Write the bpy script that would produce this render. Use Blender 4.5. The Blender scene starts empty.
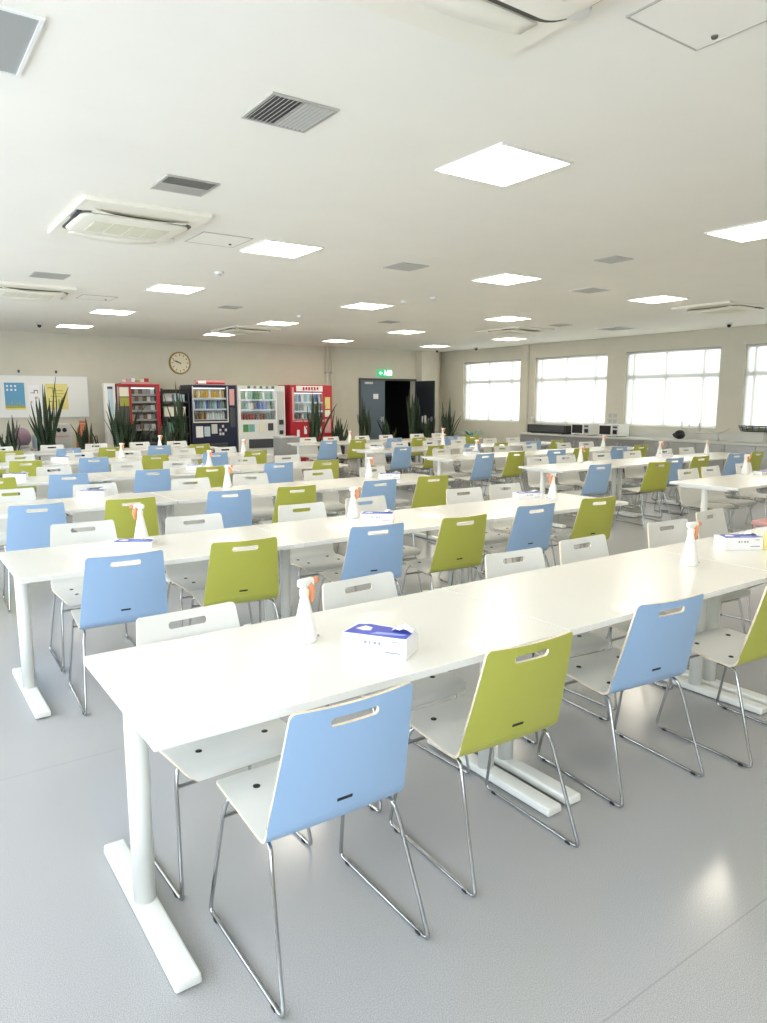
import bpy, bmesh, math, random
from mathutils import Vector, Matrix
C = bpy.context.scene.collection
R = math.radians
rnd = random.Random(7)
PI = math.pi

# ------------------------------------------------------------------ materials
def mat(name, col, rough=0.5, metal=0.0, spec=0.5, coat=0.0, noise=None, bump=None, emit=None, trans=0.0):
    m = bpy.data.materials.new(name); m.use_nodes = True
    nt = m.node_tree; b = nt.nodes['Principled BSDF']
    b.inputs['Base Color'].default_value = (*col, 1)
    b.inputs['Roughness'].default_value = rough
    b.inputs['Metallic'].default_value = metal
    b.inputs['Specular IOR Level'].default_value = spec
    b.inputs['Coat Weight'].default_value = coat
    b.inputs['Transmission Weight'].default_value = trans
    if emit:
        b.inputs['Emission Color'].default_value = (*emit[0], 1); b.inputs['Emission Strength'].default_value = emit[1]
    if noise or bump:
        tc = nt.nodes.new('ShaderNodeTexCoord'); n = nt.nodes.new('ShaderNodeTexNoise')
        sc = (noise or bump)[0]
        n.inputs['Scale'].default_value = sc; n.inputs['Detail'].default_value = 4
        nt.links.new(tc.outputs['Object'], n.inputs['Vector'])
        if noise:
            r = nt.nodes.new('ShaderNodeMapRange')
            r.inputs['From Min'].default_value = .3; r.inputs['From Max'].default_value = .7
            r.inputs['To Min'].default_value = 1 - noise[1]; r.inputs['To Max'].default_value = 1 + noise[1]
            mx = nt.nodes.new('ShaderNodeVectorMath'); mx.operation = 'SCALE'
            mx.inputs[0].default_value = col
            nt.links.new(n.outputs['Fac'], r.inputs['Value'])
            nt.links.new(r.outputs['Result'], mx.inputs['Scale'])
            nt.links.new(mx.outputs['Vector'], b.inputs['Base Color'])
        if bump:
            bp = nt.nodes.new('ShaderNodeBump'); bp.inputs['Strength'].default_value = bump[1]; bp.inputs['Distance'].default_value = .002
            nt.links.new(n.outputs['Fac'], bp.inputs['Height']); nt.links.new(bp.outputs['Normal'], b.inputs['Normal'])
    return m

M = {}
M['wall'] = mat('painted_wall', (.65, .62, .515), .8, noise=(3, .02), bump=(60, .05))
M['ceiling'] = mat('painted_ceiling', (.91, .885, .81), .9, noise=(1.5, .015))
M['table'] = mat('white_melamine', (.86, .845, .785), .22, noise=(2, .01), coat=.1)
M['edge'] = mat('white_edge_band', (.86, .86, .83), .4)
M['powder'] = mat('white_powder_coat', (.84, .85, .81), .35)
M['chair_white'] = mat('white_laminate', (.80, .80, .76), .32)
M['chair_blue'] = mat('light_blue_laminate', (.36, .54, .80), .35)
M['chair_green'] = mat('olive_green_laminate', (.50, .52, .09), .35)
M['ply'] = mat('plywood_edge', (.80, .69, .52), .5, noise=(80, .12))
M['chrome'] = mat('chrome', (.50, .51, .52), .10, 1.0)
M['black'] = mat('black_plastic', (.012, .012, .014), .4)
M['darkgrey'] = mat('dark_grey', (.06, .065, .07), .5)
M['grey'] = mat('mid_grey', (.36, .37, .36), .5)
M['lightgrey'] = mat('light_grey', (.62, .62, .60), .5)
M['white'] = mat('white_plastic', (.85, .85, .82), .4)
M['cream'] = mat('cream_plastic', (.86, .82, .68), .45)
M['ac'] = mat('air_conditioner_ivory', (.90, .87, .76), .5)
M['acgrille'] = mat('air_conditioner_grille', (.74, .73, .58), .6)
M['slot'] = mat('vent_dark', (.10, .095, .085), .7)
M['vent'] = mat('vent_metal', (.50, .49, .45), .4, .2)
M['orange'] = mat('orange_plastic', (.85, .33, .16), .4)
M['bottle'] = mat('translucent_bottle', (.90, .90, .87), .3)
M['print_blue'] = mat('blue_print', (.07, .09, .55), .4)
M['print_pale'] = mat('pale_blue_print', (.35, .42, .85), .4)
M['print_grey'] = mat('grey_print', (.30, .30, .36), .5)
M['carton'] = mat('white_carton', (.90, .90, .91), .5)
M['film'] = mat('clear_film', (.9, .92, .93), .15)
M['red'] = mat('vending_red', (.50, .022, .035), .35)
M['pink'] = mat('pink_panel', (.75, .40, .40), .5)
M['navy'] = mat('navy_panel', (.012, .016, .05), .4)
M['yellow'] = mat('yellow_print', (.80, .70, .26), .5)
M['olive'] = mat('olive_print', (.42, .42, .08), .5)
M['blue_print2'] = mat('poster_blue', (.13, .36, .56), .5)
M['tan'] = mat('clock_gold_rim', (.34, .22, .08), .35, .4)
M['face'] = mat('clock_face', (.80, .74, .56), .5)
M['steel'] = mat('brushed_steel', (.55, .55, .53), .35, .8)
M['counter'] = mat('counter_top_grey', (.62, .62, .57), .35)
M['cabinet'] = mat('cabinet_grey', (.28, .28, .27), .5, noise=(6, .05))
M['door'] = mat('door_blue_grey', (.105, .15, .19), .45)
M['door_shaded'] = mat('door_backlit_shade', (.022, .026, .034), .4)  # backlit shade of the open leaf put into a near-black colour
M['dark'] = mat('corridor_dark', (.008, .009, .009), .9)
M['pot'] = mat('dark_planter', (.05, .05, .05), .6)
M['soil'] = mat('soil', (.05, .035, .02), .9, noise=(60, .3))
M['fern'] = mat('fern_green', (.16, .33, .24), .6, noise=(20, .25))
M['purple'] = mat('mauve_ball', (.38, .26, .34), .6)
M['rust'] = mat('rust_orange', (.62, .22, .10), .6)
M['glass_jar'] = mat('jar_glass', (.75, .77, .74), .2)
M['window_frame'] = mat('window_frame_grey', (.60, .63, .64), .4)

def leafmat():
    m = mat('snake_plant_leaf', (.04, .085, .035), .45)
    nt = m.node_tree; b = nt.nodes['Principled BSDF']
    tc = nt.nodes.new('ShaderNodeTexCoord'); w = nt.nodes.new('ShaderNodeTexWave')
    w.wave_type = 'BANDS'; w.bands_direction = 'Z'
    w.inputs['Scale'].default_value = 9; w.inputs['Distortion'].default_value = 6; w.inputs['Detail'].default_value = 3
    cr = nt.nodes.new('ShaderNodeValToRGB')
    cr.color_ramp.elements[0].color = (.010, .022, .010, 1); cr.color_ramp.elements[1].color = (.05, .085, .035, 1)
    nt.links.new(tc.outputs['Object'], w.inputs['Vector']); nt.links.new(w.outputs['Fac'], cr.inputs['Fac'])
    nt.links.new(cr.outputs['Color'], b.inputs['Base Color'])
    return m
M['leaf'] = leafmat()

def floormat():
    m = mat('speckled_vinyl_floor', (.5, .5, .5), .3)
    nt = m.node_tree; b = nt.nodes['Principled BSDF']
    tc = nt.nodes.new('ShaderNodeTexCoord')
    n1 = nt.nodes.new('ShaderNodeTexNoise'); n1.inputs['Scale'].default_value = 330; n1.inputs['Detail'].default_value = 2
    n2 = nt.nodes.new('ShaderNodeTexNoise'); n2.inputs['Scale'].default_value = 1.3; n2.inputs['Detail'].default_value = 4
    v = nt.nodes.new('ShaderNodeTexVoronoi'); v.inputs['Scale'].default_value = 130
    cr = nt.nodes.new('ShaderNodeValToRGB')
    e = cr.color_ramp.elements
    e[0].position = .32; e[0].color = (.315, .315, .32, 1); e[1].position = .68; e[1].color = (.535, .535, .535, 1)
    cr2 = nt.nodes.new('ShaderNodeValToRGB')
    cr2.color_ramp.elements[0].position = .05; cr2.color_ramp.elements[0].color = (.8, .8, .8, 1)
    cr2.color_ramp.elements[1].position = .22; cr2.color_ramp.elements[1].color = (1, 1, 1, 1)
    mx = nt.nodes.new('ShaderNodeMix'); mx.data_type = 'RGBA'; mx.blend_type = 'MULTIPLY'; mx.inputs['Factor'].default_value = .6
    for n in (n1, n2, v): nt.links.new(tc.outputs['Object'], n.inputs['Vector'])
    nt.links.new(n1.outputs['Fac'], cr.inputs['Fac']); nt.links.new(v.outputs['Distance'], cr2.inputs['Fac'])
    nt.links.new(cr.outputs['Color'], mx.inputs['A']); nt.links.new(cr2.outputs['Color'], mx.inputs['B'])
    # welded seams between the vinyl sheets
    sx = nt.nodes.new('ShaderNodeSeparateXYZ'); nt.links.new(tc.outputs['Object'], sx.inputs[0])
    masks = []
    for ax, off, per in (('Y', 1.0, 2.2), ('Y', 1.0, 2.2)):
        a = nt.nodes.new('ShaderNodeMath'); a.operation = 'SUBTRACT'; a.inputs[1].default_value = off - 40 * per - per / 2
        nt.links.new(sx.outputs[ax], a.inputs[0])
        md = nt.nodes.new('ShaderNodeMath'); md.operation = 'MODULO'; md.inputs[1].default_value = per; nt.links.new(a.outputs[0], md.inputs[0])
        s = nt.nodes.new('ShaderNodeMath'); s.operation = 'SUBTRACT'; s.inputs[1].default_value = per / 2; nt.links.new(md.outputs[0], s.inputs[0])
        ab = nt.nodes.new('ShaderNodeMath'); ab.operation = 'ABSOLUTE'; nt.links.new(s.outputs[0], ab.inputs[0])
        lt = nt.nodes.new('ShaderNodeMath'); lt.operation = 'LESS_THAN'; lt.inputs[1].default_value = .0025; nt.links.new(ab.outputs[0], lt.inputs[0])
        masks.append(lt)
    mm = nt.nodes.new('ShaderNodeMath'); mm.operation = 'MAXIMUM'
    nt.links.new(masks[0].outputs[0], mm.inputs[0]); nt.links.new(masks[1].outputs[0], mm.inputs[1])
    mf = nt.nodes.new('ShaderNodeMath'); mf.operation = 'MULTIPLY'; mf.inputs[1].default_value = .35; nt.links.new(mm.outputs[0], mf.inputs[0])
    mx2 = nt.nodes.new('ShaderNodeMix'); mx2.data_type = 'RGBA'; mx2.inputs['B'].default_value = (.22, .22, .23, 1)
    nt.links.new(mf.outputs[0], mx2.inputs['Factor']); nt.links.new(mx.outputs['Result'], mx2.inputs['A'])
    nt.links.new(mx2.outputs['Result'], b.inputs['Base Color'])
    b.inputs['Roughness'].default_value = .17
    return m
M['floor'] = floormat()

def emis(name, col, s):
    m = bpy.data.materials.new(name); m.use_nodes = True; nt = m.node_tree
    nt.nodes.remove(nt.nodes['Principled BSDF'])
    e = nt.nodes.new('ShaderNodeEmission'); e.inputs['Color'].default_value = (*col, 1); e.inputs['Strength'].default_value = s
    nt.links.new(e.outputs[0], nt.nodes['Material Output'].inputs['Surface'])
    return m
LAMP, SKY_R, SKY_L = 10.2, 1.25, 5.0
M['lamp'] = emis('lit_diffuser', (1.0, .915, .76), LAMP)
M['sky_right'] = emis('bright_sky_pane', (.95, 1.0, .99), SKY_R)
M['sky_left'] = emis('bright_daylight_pane', (.80, .89, 1.0), SKY_L)
M['case_light'] = emis('cabinet_tube', (.92, 1.0, 1.0), .9)
M['exit_green'] = mat('exit_sign_green', (.02, .30, .13), .4, emit=((.05, .75, .30), .35))
M['exit_white'] = mat('exit_sign_white', (.8, .9, .82), .4, emit=((.8, 1, .85), .9))

def blindmat(share):
    m = bpy.data.materials.new('sheer_blind'); m.use_nodes = True; nt = m.node_tree
    nt.nodes.remove(nt.nodes['Principled BSDF'])
    t = nt.nodes.new('ShaderNodeBsdfTransparent'); d = nt.nodes.new('ShaderNodeBsdfTranslucent'); f = nt.nodes.new('ShaderNodeBsdfDiffuse')
    d.inputs['Color'].default_value = (.95, .95, .90, 1); f.inputs['Color'].default_value = (.9, .9, .86, 1)
    w = nt.nodes.new('ShaderNodeTexWave'); w.bands_direction = 'Z'; w.inputs['Scale'].default_value = 7; w.inputs['Distortion'].default_value = .4
    tc = nt.nodes.new('ShaderNodeTexCoord'); nt.links.new(tc.outputs['Object'], w.inputs['Vector'])
    mr = nt.nodes.new('ShaderNodeMapRange'); mr.inputs['To Min'].default_value = share - .04; mr.inputs['To Max'].default_value = share + .04
    nt.links.new(w.outputs['Fac'], mr.inputs['Value'])
    m1 = nt.nodes.new('ShaderNodeMixShader'); m1.inputs[0].default_value = .3
    nt.links.new(d.outputs[0], m1.inputs[1]); nt.links.new(f.outputs[0], m1.inputs[2])
    m2 = nt.nodes.new('ShaderNodeMixShader'); nt.links.new(mr.outputs[0], m2.inputs[0])
    nt.links.new(t.outputs[0], m2.inputs[1]); nt.links.new(m1.outputs[0], m2.inputs[2])
    nt.links.new(m2.outputs[0], nt.nodes['Material Output'].inputs['Surface'])
    return m
M['blind'] = blindmat(.86); M['blind_thin'] = blindmat(.68)

def glassmat():
    m = bpy.data.materials.new('display_glass'); m.use_nodes = True; nt = m.node_tree
    nt.nodes.remove(nt.nodes['Principled BSDF'])
    t = nt.nodes.new('ShaderNodeBsdfTransparent'); g = nt.nodes.new('ShaderNodeBsdfGlossy'); g.inputs['Roughness'].default_value = .03
    mx = nt.nodes.new('ShaderNodeMixShader'); mx.inputs[0].default_value = .06
    nt.links.new(t.outputs[0], mx.inputs[1]); nt.links.new(g.outputs[0], mx.inputs[2])
    nt.links.new(mx.outputs[0], nt.nodes['Material Output'].inputs['Surface'])
    return m
M['glass'] = glassmat()

# ------------------------------------------------------------------ mesh helpers
def obj(name, bm, m, parent=None, smooth=False, loc=None, rotz=None):
    me = bpy.data.meshes.new(name)
    if smooth:
        for f in bm.faces: f.smooth = True
        for e in bm.edges:
            if len(e.link_faces) == 2 and e.calc_face_angle(0) > .6: e.smooth = False
    bm.to_mesh(me); bm.free()
    for mm in (m if isinstance(m, (list, tuple)) else [m]): me.materials.append(M[mm] if isinstance(mm, str) else mm)
    o = bpy.data.objects.new(name, me); C.objects.link(o)
    if parent: o.parent = parent
    if loc: o.location = loc
    if rotz: o.rotation_euler = (0, 0, rotz)
    return o

def tag(o, label, cat, group=None, kind=None):
    o['label'] = label; o['category'] = cat
    if group: o['group'] = group
    if kind: o['kind'] = kind
    return o

def thing(name, label, cat, loc=(0, 0, 0), rotz=0, group=None):
    o = bpy.data.objects.new(name, None); C.objects.link(o)
    o.empty_display_size = .1
    o.location = loc; o.rotation_euler = (0, 0, rotz)
    return tag(o, label, cat, group)

def dup(root, label=None, loc=None, rotz=None, group=None, parent=None):
    r = root.copy(); C.objects.link(r)
    if loc is not None: r.location = loc
    if rotz is not None: r.rotation_euler = (0, 0, rotz)
    if label: r['label'] = label
    if group: r['group'] = group
    for ch in list(root.children):
        c = ch.copy(); C.objects.link(c); c.parent = r
        for g in list(ch.children):
            d = g.copy(); C.objects.link(d); d.parent = c
    return r

def struct(name, bm, m, parent=None, smooth=False):
    o = obj(name, bm, m, parent, smooth)
    if not parent: o['kind'] = 'structure'
    return o

def box(bm, x0, x1, y0, y1, z0, z1, bevel=0, seg=2, mi=0):
    r = bmesh.ops.create_cube(bm, size=1)
    vs = r['verts']
    for v in vs: v.co = Vector(((x0 + x1) / 2 + v.co.x * (x1 - x0), (y0 + y1) / 2 + v.co.y * (y1 - y0), (z0 + z1) / 2 + v.co.z * (z1 - z0)))
    fs = {f for v in vs for f in v.link_faces}
    for f in fs: f.material_index = mi
    if bevel:
        es = list({e for v in vs for e in v.link_edges})
        bmesh.ops.bevel(bm, geom=es, offset=bevel, segments=seg, affect='EDGES', profile=.5)
    return bm
def nbox(*a, **k): return box(bmesh.new(), *a, **k)

def tube(bm, pts, r, n=10, cap=True):
    pts = [Vector(p) for p in pts]
    prev = None; rings = []
    up = None
    for i, p in enumerate(pts):
        if i == 0: d = pts[1] - p
        elif i == len(pts) - 1: d = p - pts[i - 1]
        else: d = (pts[i + 1] - p).normalized() + (p - pts[i - 1]).normalized()
        d.normalize()
        if up is None:
            up = Vector((0, 0, 1)) if abs(d.z) < .9 else Vector((1, 0, 0))
        a = (up - d * up.dot(d))
        if a.length < 1e-4: a = d.orthogonal()
        a.normalize(); up = a
        b = d.cross(a)
        rr = r[i] if isinstance(r, (list, tuple)) else r
        rings.append([bm.verts.new(p + a * math.cos(2 * PI * k / n) * rr + b * math.sin(2 * PI * k / n) * rr) for k in range(n)])
    for i in range(len(rings) - 1):
        for k in range(n):
            bm.faces.new((rings[i][k], rings[i][(k + 1) % n], rings[i + 1][(k + 1) % n], rings[i + 1][k]))
    if cap:
        bm.faces.new(list(reversed(rings[0]))); bm.faces.new(rings[-1])
    return bm
def ntube(*a, **k): return tube(bmesh.new(), *a, **k)

def fillet(pts, rad, n=4):
    pts = [Vector(p) for p in pts]; out = [pts[0]]
    for i in range(1, len(pts) - 1):
        a, p, b = pts[i - 1], pts[i], pts[i + 1]
        da, db = (a - p), (b - p)
        r = min(rad, da.length * .45, db.length * .45)
        p0 = p + da.normalized() * r; p1 = p + db.normalized() * r
        for k in range(n + 1):
            t = k / n
            out.append(p0 * (1 - t) ** 2 + p * 2 * t * (1 - t) + p1 * t * t)
    out.append(pts[-1]); return out

def lathe(bm, prof, n=24, cx=0, cy=0, sy=1.0, mi=0):
    rings = []
    for r, z in prof:
        rings.append([bm.verts.new((cx + r * math.cos(2 * PI * k / n), cy + sy * r * math.sin(2 * PI * k / n), z)) for k in range(n)])
    for i in range(len(rings) - 1):
        for k in range(n):
            f = bm.faces.new((rings[i][k], rings[i][(k + 1) % n], rings[i + 1][(k + 1) % n], rings[i + 1][k])); f.material_index = mi
    f = bm.faces.new(list(reversed(rings[0]))); f.material_index = mi
    f = bm.faces.new(rings[-1]); f.material_index = mi
    return bm
def nlathe(*a, **k): return lathe(bmesh.new(), *a, **k)

def prism(bm, poly, z0, z1, mi=0):
    a = [bm.verts.new((x, y, z0)) for x, y in poly]; b = [bm.verts.new((x, y, z1)) for x, y in poly]
    n = len(poly)
    fs = [bm.faces.new(list(reversed(a))), bm.faces.new(b)]
    for i in range(n): fs.append(bm.faces.new((a[i], a[(i + 1) % n], b[(i + 1) % n], b[i])))
    for f in fs: f.material_index = mi
    return bm

def rrect(hx, hy, r, n=6):
    out = []
    for cx, cy, a0 in ((hx - r, hy - r, 0), (-hx + r, hy - r, 90), (-hx + r, -hy + r, 180), (hx - r, -hy + r, 270)):
        for k in range(n + 1):
            a = R(a0 + 90 * k / n); out.append((cx + r * math.cos(a), cy + r * math.sin(a)))
    return out

def xf(bm, mtx):
    bmesh.ops.transform(bm, matrix=mtx, verts=bm.verts); return bm

def sheet(P, cells, th, mats=(0, 1, 2), flip=False):
    """P: dict key->Vector of the front surface; cells: lists of keys (front side ccw). Gives a plate of thickness th."""
    bm = bmesh.new()
    fv = {k: bm.verts.new(p) for k, p in P.items()}
    ff = []
    for c in cells:
        f = bm.faces.new([fv[k] for k in c]); f.material_index = mats[0]; ff.append(f)
    bm.normal_update()
    bv = {k: bm.verts.new(v.co - v.normal * th) for k, v in fv.items()}
    inv = {v: k for k, v in fv.items()}
    rims = [e for e in bm.edges if len(e.link_faces) == 1]
    rl = []
    for e in rims:
        l = e.link_loops[0]
        rl.append((inv[l.vert], inv[l.link_loop_next.vert]))
    for c in cells:
        f = bm.faces.new([bv[k] for k in reversed(c)]); f.material_index = mats[1]
    for a, b in rl:
        f = bm.faces.new((fv[b], fv[a], bv[a], bv[b])); f.material_index = mats[2]
    for f in bm.faces: f.smooth = True
    for e in bm.edges:
        if len(e.link_faces) == 2 and (e.link_faces[0].material_index != e.link_faces[1].material_index or e.calc_face_angle(0) > .8): e.smooth = False
    return bm

# ------------------------------------------------------------------ room shell
X0, X1, Y0, Y1, H = -2.6, 14.0, -2.6, 17.0, 3.0
WT = .25
struct('floor', nbox(X0, X1, Y0, Y1 + 1.8, -.1, 0), 'floor')
struct('ceiling', nbox(X0, X1, Y0, Y1 + 1.8, H, H + .1), 'ceiling')
def wall_y(name, y, t, xa, xb, holes):
    bm = bmesh.new(); cur = xa
    for a, b, z0, z1 in holes:
        box(bm, cur, a, y, y + t, 0, H)
        if z0 > 0: box(bm, a, b, y, y + t, 0, z0)
        box(bm, a, b, y, y + t, z1, H); cur = b
    box(bm, cur, xb, y, y + t, 0, H)
    struct(name, bm, 'wall')
def wall_x(name, x, t, ya, yb, holes):
    bm = bmesh.new(); cur = ya
    for a, b, z0, z1 in holes:
        box(bm, x, x + t, cur, a, 0, H)
        if z0 > 0: box(bm, x, x + t, a, b, 0, z0)
        box(bm, x, x + t, a, b, z1, H); cur = b
    box(bm, x, x + t, cur, yb, 0, H)
    struct(name, bm, 'wall')
DX0, DX1, DZ = 11.12, 13.04, 2.14
wall_y('wall_back', Y1, WT, X0, X1 + WT, [(DX0, DX1, 0, DZ)])
wall_y('wall_front', Y0 - WT, WT, X0 - WT, X1 + WT, [(-2.2, -.4, .8, 2.7)])  # opening holds the added window behind the camera
WIN = [(13.72, 15.97), (10.95, 13.20), (8.20, 10.45), (5.45, 7.70), (2.70, 4.95), (-.05, 2.20)]
WZ0, WZ1 = 1.0, 2.65
wall_x('wall_right', X1, WT, Y0, Y1, [(a, b, WZ0, WZ1) for a, b in sorted(WIN)])
LWIN = [(-1.6, 1.6), (2.4, 5.6), (6.4, 9.6), (10.4, 13.6)]
wall_x('wall_left', X0 - WT, WT, Y0, Y1, [(a, b, .8, 2.7) for a, b in LWIN])
# column in the far right corner, boxed pipe on the window wall
struct('trim_1', nbox(13.06, 13.70, 16.72, 17.0, 0, H), 'wall')
struct('trim_2', nbox(13.91, 14.0, 13.40, 13.60, 0, H, bevel=.006), 'wall')
# recess behind the door
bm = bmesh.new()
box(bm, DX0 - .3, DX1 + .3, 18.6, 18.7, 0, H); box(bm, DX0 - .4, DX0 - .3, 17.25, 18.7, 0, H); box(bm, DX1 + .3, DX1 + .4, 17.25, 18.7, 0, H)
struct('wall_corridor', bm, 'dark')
bm = bmesh.new()
box(bm, DX0 - .05, DX0, 16.96, 17.0, 0, DZ + .05); box(bm, DX1, DX1 + .015, 16.96, 17.0, 0, DZ + .05); box(bm, DX0, DX1, 16.96, 17.0, DZ, DZ + .05)
struct('trim_3', bm, 'darkgrey')
# skirting
struct('baseboard_back', nbox(X0, DX0 - .05, 16.985, 17.0, 0, .08), 'darkgrey')
struct('baseboard_right', nbox(13.985, 14.0, 13.62, 17.0, 0, .08), 'darkgrey')

# door leaves
def door_leaf(name, w, loc, rot, extra, skin='door'):
    d = bpy.data.objects.new(name, None); C.objects.link(d); d.location = loc; d.rotation_euler = (0, 0, rot); d['kind'] = 'structure'
    obj('leaf', nbox(0, w, -.02, .02, .01, DZ - .01, bevel=.003), skin, d)
    bm = bmesh.new()
    box(bm, w - .14, w - .06, -.034, -.02, .98, 1.12, bevel=.003); tube(bm, [(w - .1, -.03, 1.05), (w - .1, -.07, 1.05), (w - .22, -.07, 1.05)], .009, 8)
    obj('door_handle', bm, 'steel', d)
    extra(d)
    return d
def e1(d):
    obj('notice', nbox(.40, .57, -.024, -.0205, 1.62, 1.76), 'carton', d)
    obj('door_closer', nbox(.10, .36, -.07, -.02, 2.03, 2.09, bevel=.006), 'lightgrey', d)
def e2(d):
    obj('notice', nbox(.33, .42, -.024, -.0205, .90, 1.13), 'carton', d)
    obj('notice', nbox(.45, .54, -.024, -.0205, .92, 1.15), 'carton', d)
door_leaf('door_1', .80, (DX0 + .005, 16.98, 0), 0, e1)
door_leaf('door_2', .88, (13.015, 16.95, 0), R(-90), e2, 'door_shaded')

# windows: frame + panes + blind
def window(i, a, b, x=14.12, sky='sky_right', z0=WZ0, z1=WZ1, sgn=1):
    w = bpy.data.objects.new('window_%d' % i, None); C.objects.link(w); w.location = (x, (a + b) / 2, z0); w['kind'] = 'structure'
    L = b - a; Hh = z1 - z0; hw = L / 2
    bm = bmesh.new(); t = .05
    for y0, y1 in ((-hw, -hw + t), (hw - t, hw)): box(bm, -.03, .03, y0, y1, 0, Hh)
    for u, v in ((0, t), (Hh - t, Hh)): box(bm, -.03, .03, -hw + t, hw - t, u, v)
    tz = Hh * .66
    box(bm, -.035, .035, -hw + t, hw - t, tz - .045, tz + .045)
    for f in (-.33, .06, .42): box(bm, -.03, .03, f * L - .03, f * L + .03, t, tz - .045); box(bm, -.03, .03, f * L - .03, f * L + .03, tz + .045, Hh - t)
    obj('window_frame', bm, 'window_frame', w)
    obj('window_pane', nbox(.004 * sgn, .012 * sgn, -hw + .01, hw - .01, .01, Hh - .01) if sgn > 0 else nbox(-.012, -.004, -hw + .01, hw - .01, .01, Hh - .01), sky, w)
    return w
for i, (a, b) in enumerate(WIN): window(i + 1, a, b)
for i, (a, b) in enumerate(LWIN): window(i + 7, a, b, x=X0 - .12, sky='sky_left', z0=.8, z1=2.7, sgn=-1)
window(11, -.9, .9, x=0, sky='sky_left', z0=.8, z1=2.7, sgn=-1)  # unseen window added behind the camera to brighten the near left
added_window = bpy.data.objects['window_11']; added_window.location = (-1.3, Y0 - .12, .8); added_window.rotation_euler = (0, 0, R(90))
wn = ['nearest the far corner', 'second from the far corner', 'third from the far corner', 'at the right edge of the view']
for i, (a, b) in enumerate(WIN[:4]):
    r = thing('roller_blind', 'sheer white blind in the right wall window ' + wn[i], 'blind', (14.055, (a + b) / 2, WZ0), 0, 'sheer blinds in the right wall windows')
    L = b - a
    P = {}; n = 40
    for k in range(n + 1):
        y = -L / 2 + .01 + (L - .02) * k / n
        for j in range(2): P[(k, j)] = Vector((.004 * math.sin(k * 1.9), y, .02 + j * (WZ1 - WZ0 - .08)))
    bm = bmesh.new(); vs = {k: bm.verts.new(p) for k, p in P.items()}
    for k in range(n): bm.faces.new((vs[(k, 0)], vs[(k, 1)], vs[(k + 1, 1)], vs[(k + 1, 0)]))
    obj('fabric', bm, 'blind' if i else 'blind_thin', r, True)
    obj('roller', ntube([(0, -L / 2 + .005, WZ1 - WZ0 - .035), (0, L / 2 - .005, WZ1 - WZ0 - .035)], .022, 10), 'white', r, True)
    obj('bottom_bar', nbox(-.008, .008, -L / 2 + .012, L / 2 - .012, .005, .02, bevel=.002), 'white', r)

# ------------------------------------------------------------------ ceiling fittings
def light(x, y, label, on=True):
    t = thing('ceiling_light', label, 'ceiling light', (x, y, H), 0, 'square recessed ceiling lights')
    bm = bmesh.new(); a, b = .30, .285
    for x0, x1, y0, y1 in ((-a, a, -a, -b), (-a, a, b, a), (-a, -b, -b, b), (b, a, -b, b)): box(bm, x0, x1, y0, y1, -.012, 0)
    obj('frame', bm, 'white', t)
    obj('diffuser', nbox(-b, b, -b, b, -.006, -.001), 'lamp' if on else 'grey', t)
    return t
LX = {3.32: 'first', 6.31: 'second', 9.3: 'third', 12.3: 'fourth'}
LYN = {3.45: 'nearest', 6.45: 'second nearest', 9.45: 'third nearest', 12.45: 'second farthest', 15.2: 'farthest', .45: 'overhead'}
lamp0 = None
for x in LX:
    for y in LYN:
        lab = 'lit square ceiling light, %s one in the %s column from the left' % (LYN[y], LX[x])
        if x == 12.3 and y < 10:
            lab = lab.replace('lit square', 'unlit grey square')
            if y > 9: light(x, y, lab, False)
            continue
        if lamp0 is None: lamp0 = light(x, y, lab)
        else: dup(lamp0, lab, (x, y, H))
light(.36, 3.48, 'switched-off grey square ceiling light in the upper left corner', False)

def vent(x, y, s, label, ring=False, sp=14, split=None):
    t = thing('ceiling_vent', label, 'air vent', (x, y, H), 0, 'ceiling air vents')
    bm = bmesh.new(); a = s / 2; b = a - .018
    for x0, x1, y0, y1 in ((-a, a, -a, -b), (-a, a, b, a), (-a, -b, -b, b), (b, a, -b, b)): box(bm, x0, x1, y0, y1, -.008, 0)
    obj('frame', bm, 'white' if ring else 'vent', t)
    obj('backing', nbox(-b, b, -b, b, -.0015, -.0005), 'slot', t)
    bm = bmesh.new()
    for k in range(sp):
        u = -b + (k + .5) * 2 * b / sp
        tilt = 35 if not split or k >= sp * split else -40
        m = Matrix.Translation((u, 0, -.006)) @ Matrix.Rotation(R(tilt), 4, 'Y')
        q = nbox(-.007, .007, -b, b, -.001, .001); xf(q, m)
        me = bpy.data.meshes.new('tmp'); q.to_mesh(me); q.free(); bm.from_mesh(me); bpy.data.meshes.remove(me)
    if split: box(bm, -.004, .004, -b, b, -.009, -.002)
    obj('louvre', bm, 'vent', t)
    return t
vent(1.85, 3.47, .37, 'slatted grey ceiling vent, largest in view, near the left', split=.5)
vent(1.85, 4.98, .36, 'dark grey ceiling vent just before the left air conditioner', sp=12, split=.42).rotation_euler = (0, 0, R(90))
vent(1.80, 9.32, .38, 'small grey ceiling vent between the two left air conditioners')
vent(4.85, 6.50, .36, 'grey ceiling vent between the first and second light columns')
vent(6.36, 4.96, .28, 'small round-looking dark vent before the long second light column')
vent(7.83, 6.45, .40, 'dark ceiling vent with a white rim between second and third light columns', True)
vent(4.66, 10.80, .30, 'faint small ceiling vent above the left tables, farther back')
vent(7.9, 11.1, .30, 'faint small ceiling vent above the right tables, farther back')
vent(10.9, 9.67, .34, 'thin dark ceiling vent close to the third lamp column')

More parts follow.
